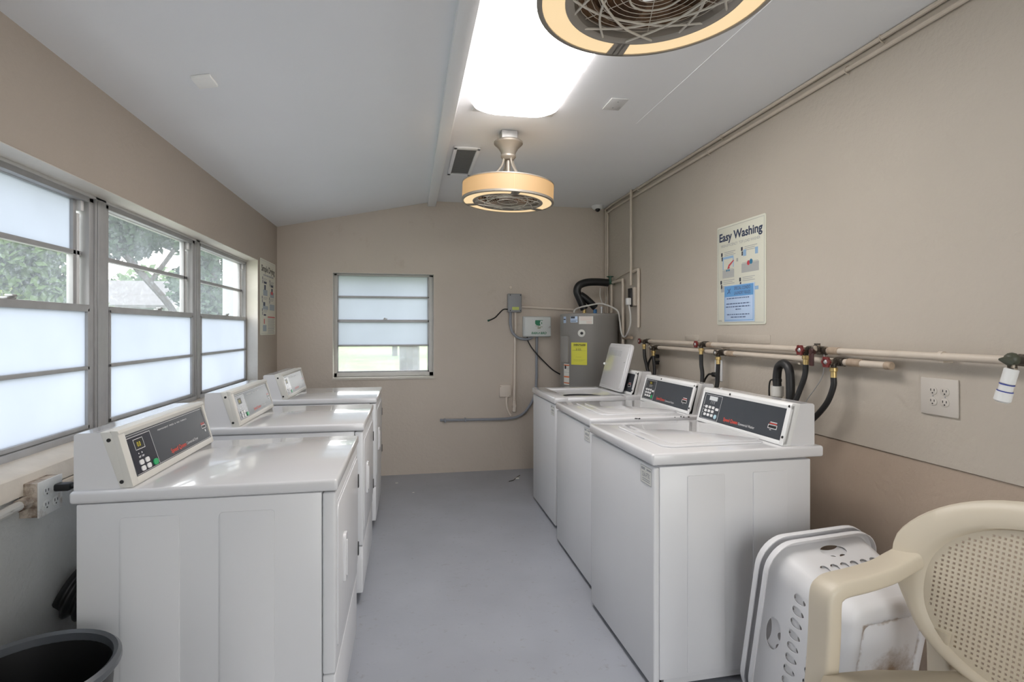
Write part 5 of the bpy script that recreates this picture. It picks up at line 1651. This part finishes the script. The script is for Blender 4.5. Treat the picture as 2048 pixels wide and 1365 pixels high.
for s in (1, -1):
    yo = s
    b = B()
    b.tube([(1.462, CY + yo * 0.322, 0.668), (1.440, CY + yo * 0.322, 0.660), (1.410, CY + yo * 0.318, 0.652), (1.340, CY + yo * 0.302, 0.640), (1.240, CY + yo * 0.284, 0.634), (1.170, CY + yo * 0.275, 0.631), (1.142, CY + yo * 0.272, 0.622), (1.128, CY + yo * 0.271, 0.600), (1.124, CY + yo * 0.271, 0.50), (1.116, CY + yo * 0.274, 0.36), (1.100, CY + yo * 0.282, 0.15), (1.090, CY + yo * 0.290, 0.0)], 0.012, sub=6, flat=(0.082, 0.046), up=(0.0, 0.0, 1.0))
    obj('arm', b, m_chair, t, angle=50)
    b = B()
    b.tube([(1.478, CY + yo * 0.245, 0.50), (1.490, CY + yo * 0.25, 0.40), (1.510, CY + yo * 0.265, 0.20), (1.530, CY + yo * 0.28, 0.0)], 0.010, sub=6, flat=(0.070, 0.040), up=(1.0, 0.0, 0.2))
    obj('rear_leg', b, m_chair, t, angle=50)
b = B()
tb = bmesh.new()
NX, NY = 14, 14
rows = []
for i in range(NX + 1):
    row = []
    for j in range(NY + 1):
        u, v = i / NX, j / NY * 2 - 1
        wid = 0.245 - 0.035 * max(0, u - 0.5) * 2 - 0.05 * max(0, 0.16 - u) / 0.16
        x = 1.030 + 0.455 * u
        z = 0.432 - 0.018 * u - 0.012 * (1 - v * v) - 0.030 * max(0, 0.12 - u) / 0.12 - 0.02 * max(0, abs(v) - 0.85) / 0.15
        row.append(tb.verts.new((x, CY + wid * v, z)))
    rows.append(row)
for i in range(NX):
    for j in range(NY):
        tb.faces.new((rows[i][j], rows[i + 1][j], rows[i + 1][j + 1], rows[i][j + 1]))
bmesh.ops.solidify(tb, geom=list(tb.faces), thickness=0.012)
bmesh.ops.recalc_face_normals(tb, faces=tb.faces)
b._app(tb)
obj('seat', b, m_chair, t, angle=60)
b = B()                                              # lower back joining oval and seat
tb = bmesh.new()
rows = []
for j in range(13):
    s_ = -0.235 + 0.47 * j / 12
    qt = -AH * 1.02 * (1 - abs(s_ / (AW * 1.05)) ** 2.3) ** (1 / 2.3)
    p = backpt(s_, qt - 0.006)
    rows.append([tb.verts.new(p + Vector((0.004, 0, 0))), tb.verts.new((1.470, CY + s_ * 0.95, 0.412))])
for j in range(12):
    tb.faces.new((rows[j][0], rows[j + 1][0], rows[j + 1][1], rows[j][1]))
bmesh.ops.solidify(tb, geom=list(tb.faces), thickness=0.010)
b._app(tb)
obj('lower_back', b, m_chair, t, angle=60)

# ------------------------------------------------------------------ nested laundry baskets standing on end
def make_basket(label, off, handle=True):
    """local frame: rim plane at w=0, bottom at w=-D; u short axis, v long axis"""
    t = thing('laundry_basket', label, 'laundry basket', (0, 0, 0), 'nested laundry baskets')
    A, Bv, D, tp = 0.222, 0.288, 0.285, radians(10)
    def cs(d):
        k = d * tan(tp)
        return A - k, Bv - k, 0.085 - 0.10 * d
    def on(side, f, d):
        """point on flat side (0:+v top,1:-u left,2:-v,3:+u), f in -1..1 across it"""
        a, bb, rc = cs(d)
        if side == 0: return Vector((f * (a - rc), bb, -d))
        if side == 2: return Vector((-f * (a - rc), -bb, -d))
        if side == 1: return Vector((-a, f * (bb - rc), -d))
        return Vector((a, -f * (bb - rc), -d))
    def corner(c, ph, d):
        """corner between sides; c 0:(+u,+v) 1:(-u,+v) 2:(-u,-v) 3:(+u,-v)"""
        a, bb, rc = cs(d)
        sx, sy = ((1, 1), (-1, 1), (-1, -1), (1, -1))[c]
        th = ph * pi / 2
        return Vector((sx * (a - rc + rc * cos(th)), sy * (bb - rc + rc * sin(th)), -d))
    tb = bmesh.new()
    def grid(fn, us, vs_):
        R_ = [[tb.verts.new(fn(u, v)) for v in vs_] for u in us]
        for i in range(len(us) - 1):
            for j in range(len(vs_) - 1):
                tb.faces.new((R_[i][j], R_[i + 1][j], R_[i + 1][j + 1], R_[i][j + 1]))
    def hole(side, f0, f1, d0, d1, mf=0.80, md=0.84, leaf=True, N=20):
        O, I = [], []
        for k in range(N):
            th = 2 * pi * k / N
            c, s_ = cos(th), sin(th)
            m__ = max(abs(c), abs(s_))
            fx, dx = c / m__, s_ / m__
            w_ = (1 - 0.32 * s_) if leaf else 1.0
            sl = 0.10 * s_ if leaf else 0.0
            O.append(tb.verts.new(on(side, (f0 + f1) / 2 + fx * (f1 - f0) / 2, (d0 + d1) / 2 + dx * (d1 - d0) / 2)))
            I.append(tb.verts.new(on(side, (f0 + f1) / 2 + (c * w_ * mf + sl) * (f1 - f0) / 2, (d0 + d1) / 2 + s_ * md * (d1 - d0) / 2)))
        for k in range(N):
            q = (k + 1) % N
            tb.faces.new((O[k], O[q], I[q], I[k]))
    rowsd = (0.088, 0.155, 0.222)
    for side in range(4):
        nh = 6 if side in (0, 2) else 9
        hw = 0.46 if side in (0, 2) else 0.34
        # rim band with a hand hole in the middle
        grid(lambda u, v: on(side, u, v), [-1 + (1 - hw) * k / 6 for k in range(7)], (0.0, 0.016, rowsd[0]))
        grid(lambda u, v: on(side, u, v), [hw + (1 - hw) * k / 6 for k in range(7)], (0.0, 0.016, rowsd[0]))
        grid(lambda u, v: on(side, u, v), [-hw + 2 * hw * k / 6 for k in range(7)], (0.0, 0.016))
        hole(side, -hw, hw, 0.016, rowsd[0] - 0.004, 0.86, 0.80, leaf=False, N=32)
        grid(lambda u, v: on(side, u, v), [-hw + 2 * hw * k / 6 for k in range(7)], (rowsd[0] - 0.004, rowsd[0]))
        for r in range(2):
            for k in range(nh):
                f0, f1 = -1 + 2 * k / nh, -1 + 2 * (k + 1) / nh
                hole(side, f0, f1, rowsd[r], rowsd[r + 1], 0.68, 0.62, N=24)
        grid(lambda u, v: on(side, u, v), [-1 + 2 * k / 8 for k in range(9)], (rowsd[2], D - 0.04, D - 0.028))
        grid(lambda u, v: corner(side, u, v), [k / 8 for k in range(9)], (0.0, 0.016, rowsd[0], rowsd[1], rowsd[2], D - 0.04, D - 0.028))
    # rounded foot and bottom with a raised inner panel
    def peri(d, ins, w):
        a, bb, rc = cs(d)
        a, bb = a - ins, bb - ins
        rc = max(rc - ins * 0.6, 0.012)
        P = []
        for c, (sx, sy, a0) in enumerate(((1, 1, 0), (-1, 1, 90), (-1, -1, 180), (1, -1, 270))):
            for k in range(9):
                th = radians(a0 + 90 * k / 8)
                P.append(Vector((sx * (a - rc) + rc * cos(th), sy * (bb - rc) + rc * sin(th), w)))
        return P
    loops = [peri(D - 0.028, 0.0, -(D - 0.028)), peri(D - 0.02, 0.004, -(D - 0.012)), peri(D, 0.014, -(D - 0.003)), peri(D, 0.030, -D), peri(D, 0.048, -D), peri(D, 0.052, -(D - 0.004)), peri(D, 0.056, -D)]
    V = [[tb.verts.new(p) for p in lp] for lp in loops]
    for i in range(len(V) - 1):
        m__ = len(V[i])
        for k in range(m__):
            tb.faces.new((V[i][k], V[i][(k + 1) % m__], V[i + 1][(k + 1) % m__], V[i + 1][k]))
    tb.faces.new(V[-1])
    bmesh.ops.remove_doubles(tb, verts=tb.verts, dist=0.0002)
    tb.normal_update()
    for f_ in tb.faces:
        c_ = f_.calc_center_median()
        a_, b2_, r_ = cs(-c_.z)
        out = Vector((max(0, abs(c_.x) - (a_ - r_)) * (1 if c_.x > 0 else -1), max(0, abs(c_.y) - (b2_ - r_)) * (1 if c_.y > 0 else -1), 0))
        if c_.z < -(D - 0.028):
            out = out * 0.5 + Vector((0, 0, -0.05))
        if f_.normal.dot(out) < 0:
            f_.normal_flip()
    b = B(); b._app(tb)
    body = obj('tub', b, m_bstain, t, local=True, angle=40)
    sd = body.modifiers.new('thickness', 'SOLIDIFY')
    sd.thickness = 0.0022
    sd.offset = -1.0
    sd.use_even_offset = False
    me_ = bpy.data.meshes.new_from_object(body.evaluated_get(bpy.context.evaluated_depsgraph_get()))
    body.modifiers.clear()
    body.data = me_
    for p_ in me_.polygons:
        p_.use_smooth = True
    me_.set_sharp_from_angle(angle=radians(55))
    # rolled rim flange
    tb = bmesh.new()
    def rimloop(out, w):
        a, bb, rc = cs(0)
        a, bb, rc = a + out, bb + out, rc + out
        P = []
        for (sx, sy, a0) in ((1, 1, 0), (-1, 1, 90), (-1, -1, 180), (1, -1, 270)):
            for k in range(9):
                th = radians(a0 + 90 * k / 8)
                P.append(Vector((sx * (a - rc) + rc * cos(th), sy * (bb - rc) + rc * sin(th), w)))
        # straight runs dip where the hands go
        return P
    L = [rimloop(0.0, -0.004), rimloop(0.001, 0.003), rimloop(0.008, 0.006), rimloop(0.018, 0.003), rimloop(0.023, -0.006), rimloop(0.024, -0.022), rimloop(0.021, -0.022), rimloop(0.019, -0.006), rimloop(0.008, 0.001), rimloop(0.0028, -0.002)]
    V = [[tb.verts.new(p) for p in lp] for lp in L]
    for i in range(len(V)):
        m__ = len(V[i])
        for k in range(m__):
            tb.faces.new((V[i][k], V[i][(k + 1) % m__], V[(i + 1) % len(V)][(k + 1) % m__], V[(i + 1) % len(V)][k]))
    bmesh.ops.recalc_face_normals(tb, faces=tb.faces)
    # gussets under the flange
    b = B(); b._app(tb)
    obj('rim', b, m_basket, t, local=True, angle=40)
    return t

def stain_material():
    m = mat('stained_basket_plastic', (0.74, 0.74, 0.755, 1), 0.38)
    nt = m.node_tree
    p = nt.nodes['Principled BSDF']
    tc = nt.nodes.new('ShaderNodeTexCoord')
    def blob(c, r, soft, sc, amt):
        d = nt.nodes.new('ShaderNodeVectorMath'); d.operation = 'DISTANCE'
        d.inputs[1].default_value = c
        n = nt.nodes.new('ShaderNodeTexNoise'); n.inputs['Scale'].default_value = sc; n.inputs['Detail'].default_value = 7; n.inputs['Roughness'].default_value = 0.7
        nt.links.new(tc.outputs['Object'], n.inputs['Vector'])
        nt.links.new(tc.outputs['Object'], d.inputs[0])
        a_ = nt.nodes.new('ShaderNodeMath'); a_.operation = 'MULTIPLY_ADD'
        a_.inputs[1].default_value = amt; a_.inputs[2].default_value = -amt * 0.5
        nt.links.new(n.outputs[0], a_.inputs[0])
        s_ = nt.nodes.new('ShaderNodeMath'); s_.operation = 'ADD'
        nt.links.new(d.outputs['Value'], s_.inputs[0]); nt.links.new(a_.outputs[0], s_.inputs[1])
        r_ = nt.nodes.new('ShaderNodeMapRange'); r_.inputs['From Min'].default_value = r + soft; r_.inputs['From Max'].default_value = r - soft
        nt.links.new(s_.outputs[0], r_.inputs[0])
        return r_.outputs[0]
    f1 = blob((-0.02, -0.02, -0.285), 0.070, 0.045, 22, 0.16)
    mx = nt.nodes.new('ShaderNodeMix'); mx.data_type = 'RGBA'
    mx.inputs[6].default_value = (0.74, 0.74, 0.755, 1); mx.inputs[7].default_value = (0.26, 0.17, 0.09, 1)
    # grime gathered in the groove round the bottom panel
    sp = nt.nodes.new('ShaderNodeSeparateXYZ')
    nt.links.new(tc.outputs['Object'], sp.inputs[0])
    def M2(op, a_, b_=None):
        q = nt.nodes.new('ShaderNodeMath'); q.operation = op
        for i_, v_ in enumerate((a_, b_)):
            if v_ is None: continue
            if isinstance(v_, (int, float)): q.inputs[i_].default_value = v_
            else: nt.links.new(v_, q.inputs[i_])
        return q.outputs[0]
    gx = M2('SUBTRACT', M2('ABSOLUTE', sp.outputs[0]), 0.1215)
    gy = M2('SUBTRACT', M2('ABSOLUTE', sp.outputs[1]), 0.1875)
    dg = M2('ABSOLUTE', M2('MAXIMUM', gx, gy))
    ng = nt.nodes.new('ShaderNodeTexNoise'); ng.inputs['Scale'].default_value = 30; ng.inputs['Detail'].default_value = 6
    nt.links.new(tc.outputs['Object'], ng.inputs['Vector'])
    gm = nt.nodes.new('ShaderNodeMapRange'); gm.inputs['From Min'].default_value = 0.009; gm.inputs['From Max'].default_value = 0.001
    nt.links.new(M2('ADD', dg, M2('MULTIPLY', M2('SUBTRACT', ng.outputs[0], 0.40), 0.03)), gm.inputs[0])
    dz = M2('LESS_THAN', sp.outputs[2], -0.275)
    gr = M2('MULTIPLY', gm.outputs[0], dz)
    nt.links.new(M2('MAXIMUM', f1, M2('MULTIPLY', gr, 0.75)), mx.inputs[0])
    nt.links.new(mx.outputs[2], p.inputs['Base Color'])
    return m
m_bstain = stain_material()
psi = radians(7)
U = Vector((cos(psi), sin(psi), 0))
back = Vector((sin(psi), -cos(psi), 0))              # towards the camera side
th_ = radians(10)
Vd = (Vector((0, 0, 1)) * cos(th_) + back * sin(th_)).normalized()
Wd = (-U).cross(Vd)
def place_basket(o, corner_, shift):
    c = corner_ + U * 0.246 + Vd * 0.313 + Wd * shift
    o.matrix_world = Matrix(((-U.x, Vd.x, Wd.x, c.x), (-U.y, Vd.y, Wd.y, c.y), (-U.z, Vd.z, Wd.z, c.z), (0, 0, 0, 1)))
ba = make_basket('outer white laundry basket standing on end, its stained bottom towards the chair', 0)
place_basket(ba, Vector((1.175, 1.760, 0.004)), 0.0)
bb_ = dup(ba, (0, 0, 0), 'inner white laundry basket whose rim shows nearest the washer')
place_basket(bb_, Vector((1.175, 1.760, 0.004)), 0.040)

# ------------------------------------------------------------------ bits on the floor
for k, (x, y, s_) in enumerate(((-0.105, 4.86, 0.012), (0.035, 4.55, 0.008))):
    b = B(); b.rbox((x - s_, y - s_ * 0.7, 0.0005), (x + s_, y + s_ * 0.7, 0.004), 2, s_ * 0.5)
    tag(obj('paper_scrap', b, m_leafwhite), ['white paper scrap on the floor by the back wall', 'tiny white scrap on the floor, nearer than the other'][k], 'scrap', 'scraps on the floor')
tube_thing('twig', 'thin dark twig on the floor near the far washer', 'twig', [(0.865, 4.72, 0.004), (0.91, 4.75, 0.005), (0.95, 4.82, 0.006), (1.00, 4.90, 0.005)], 0.003, mat('twig_brown', (0.06, 0.05, 0.035, 1), 0.8), seg=6)
b = B(); b.rbox((0.938, 4.788, 0.0005), (0.972, 4.825, 0.007), 2, 0.008)
tag(obj('paper_scrap', b, m_leafwhite), 'white scrap lying on the twig near the far washer', 'scrap', 'scraps on the floor')

# ------------------------------------------------------------------ outside
b = B(); b.box((-60, -40, -0.30), (60, 70, -0.16))
o = struct('ground', b, mat('lawn_green', (0.13, 0.19, 0.06, 1), 0.8, var=0.3, vscale=0.6))
b = B(); b.box((-6, -14, -0.155), (8, YF - 0.2, -0.03))  # unseen slab added to bounce daylight through the doorway to the ceiling
b.box((-3.4, -14, -0.155), (-1.37, 12, -0.06))  # unseen strip added to bounce daylight up onto the window reveal
struct('bounce_slabs', b, mat('bounce_concrete', (0.50, 0.49, 0.46, 1), 0.8, var=0.1, vscale=2))
b = B(); b.box((-1.78, 5.72, -0.16), (-1.62, 5.88, 2.75), r=0.004)
tag(obj('porch_post', b, mat('post_white', (0.30, 0.32, 0.345, 1), 0.5)), 'white porch post outside behind the far left window', 'post')

def leaf_mat(name, c):
    m = mat(name, c, 0.6, var=0.45, vscale=1.6)
    m.node_tree.nodes['Principled BSDF'].inputs['Specular IOR Level'].default_value = 0.2
    return m
def tree(name, label, base, blobs, m, n, leaf, trunk, seed=1, group=None):
    rnd = random.Random(seed)
    t = thing(name, label, 'tree' if name == 'tree' else 'bush', base, group)
    tb = bmesh.new()
    tot = sum(r[3] ** 2 for r in blobs)
    for (x, y, z, r) in blobs:
        for k in range(int(n * r * r / tot)):
            v = Vector((rnd.gauss(0, 1), rnd.gauss(0, 1), rnd.gauss(0, 1))).normalized() * r * rnd.random() ** 0.4
            c = Vector((x, y, z)) + Vector((v.x, v.y, v.z * 0.75))
            a_ = Vector((rnd.gauss(0, 1), rnd.gauss(0, 1), rnd.gauss(0, 1))).normalized()
            b_ = a_.orthogonal().normalized()
            s_ = leaf * rnd.uniform(0.6, 1.3)
            tb.faces.new([tb.verts.new(c + a_ * s_), tb.verts.new(c + b_ * s_ * 0.5), tb.verts.new(c - a_ * s_), tb.verts.new(c - b_ * s_ * 0.5)])
    b = B(); b._app(tb)
    obj('crown', b, m, t)
    for pts, r in trunk:
        b = B(); b.tube(pts, r, 10, 5)
        obj('trunk', b, mat('bark', (0.07, 0.055, 0.045, 1), 0.9, var=0.3, vscale=8), t)
    return t
m_l1 = leaf_mat('leaf_dark', (0.035, 0.065, 0.030, 1))
m_l2 = leaf_mat('leaf_mid', (0.085, 0.135, 0.05, 1))
m_l3 = leaf_mat('leaf_light', (0.20, 0.25, 0.06, 1))
tree('tree', 'large dark tree with a leaning trunk outside the middle window', (-3.1, 8.4, -0.16),
     [(-3.6, 8.8, 3.3, 1.05), (-4.6, 8.9, 3.2, 1.0), (-3.2, 9.2, 3.0, 0.7), (-5.0, 9.9, 3.2, 0.8), (-4.0, 8.6, 2.75, 0.6), (-3.4, 9.0, 3.6, 0.7), (-4.3, 9.4, 3.9, 0.9)], m_l1, 22000, 0.065,
     [([(-2.75, 8.3, -0.16), (-2.95, 8.25, 0.9), (-3.15, 8.2, 1.55), (-3.6, 8.3, 2.1), (-4.2, 8.6, 2.7)], 0.045), ([(-3.5, 8.3, 2.0), (-3.3, 8.7, 2.6), (-3.2, 8.9, 3.1)], 0.03)], 3)
tree('tree', 'dark tree with ragged gaps outside the far left window', (-2.42, 7.6, -0.16),
     [(-2.42, 7.55, 2.45, 0.5), (-2.6, 7.7, 1.9, 0.45), (-2.25, 7.6, 1.6, 0.45), (-2.3, 7.6, 1.2, 0.4), (-2.5, 7.5, 2.9, 0.45)], m_l1, 5000, 0.055,
     [([(-2.40, 7.6, -0.16), (-2.42, 7.6, 1.2), (-2.46, 7.6, 2.6)], 0.05)], 4)
tree('tree', 'dense grey green tree outside the nearest window', (-5.1, 7.8, -0.16),
     [(-5.4, 7.9, 2.9, 0.8), (-4.7, 7.5, 2.9, 0.6), (-6.4, 8.3, 2.9, 0.9), (-5.0, 7.7, 2.25, 0.6), (-4.35, 7.6, 2.35, 0.45), (-4.45, 7.8, 1.85, 0.4)], m_l2, 9000, 0.065,
     [([(-5.1, 7.8, -0.16), (-5.08, 7.8, 1.2), (-5.1, 7.8, 2.7)], 0.06), ([(-5.08, 7.8, 1.4), (-4.9, 7.65, 2.1), (-4.7, 7.5, 2.7)], 0.04)], 5)
tree('bush', 'bright yellow green bush outside the nearest window', (-6.5, 10.0, -0.16),
     [(-6.8, 10.2, 1.7, 0.8), (-6.0, 10.0, 1.4, 0.7), (-7.6, 10.6, 1.5, 0.8), (-5.3, 9.9, 1.5, 0.6)], m_l3, 8000, 0.06, [([(-6.5, 10.0, -0.16), (-6.5, 10.0, 1.3)], 0.05)], 6)
for k, (x, y, r) in enumerate(((-12.0, 29, 2.4), (-17.6, 27, 2.4), (-6.4, 31, 2.3), (-0.8, 32, 2.2), (-23.4, 26, 2.4))):
    tree('tree', ['light green tree far behind the house roof', 'far green tree at the left of the house roof', 'far green tree just right of the house gable', 'distant green tree seen past the porch post', 'farthest left distant green tree'][k], (x, y, -0.16),
         [(x, y, 2.6, r), (x + r * 0.4, y + 0.5, 2.2, r * 0.6), (x - r * 0.4, y - 0.3, 2.3, r * 0.6)], m_l2, 2200, 0.22, [([(x, y, -0.16), (x, y, 2.5)], 0.15)], 10 + k, 'trees beyond the house')
# neighbouring house
t = thing('neighbour_house', 'pale house with a grey roof far outside the middle window', 'house', (-9.6, 20.5, -0.16))
hx0, hx1, hy0, hy1, ze, zr = -14.5, -7.6, 19.0, 23.0, 2.15, 2.95
b = B(); b.prism([(hy0, -0.16), (hy1, -0.16), (hy1, ze), ((hy0 + hy1) / 2, zr - 0.08), (hy0, ze)], 0, hx0, hx1)
obj('wall', b, mat('house_wall', (0.24, 0.245, 0.24, 1), 0.7), t)
b = B()
ym = (hy0 + hy1) / 2
for s in (-1, 1):
    b.prism([(ym, zr), (ym + s * 2.45, ze - 0.14), (ym + s * 2.45, ze - 0.05), (ym, zr + 0.09)], 0, hx0 - 0.35, hx1 + 0.35)
obj('roof', b, mat('roof_shingle', (0.095, 0.088, 0.086, 1), 0.8, var=0.15, vscale=5), t)
b = B()
for s in (-1, 1):
    b.prism([(ym, zr - 0.10), (ym + s * 2.47, ze - 0.24), (ym + s * 2.47, ze - 0.05), (ym, zr + 0.09)], 0, hx1 + 0.35, hx1 + 0.40)
obj('barge_board', b, mat('trim_white', (0.40, 0.40, 0.40, 1), 0.6), t)
# lean tree trunk seen through the cloudy pane
tree('tree', 'grey trunked tree blurred behind the small back window', (0.05, 9.0, -0.16),
     [(0.0, 9.2, 3.6, 1.3), (-0.9, 9.6, 3.3, 1.0)], m_l2, 2600, 0.12, [([(0.02, 9.0, -0.16), (0.0, 9.0, 1.4), (-0.05, 9.0, 3.4)], 0.16)], 20)
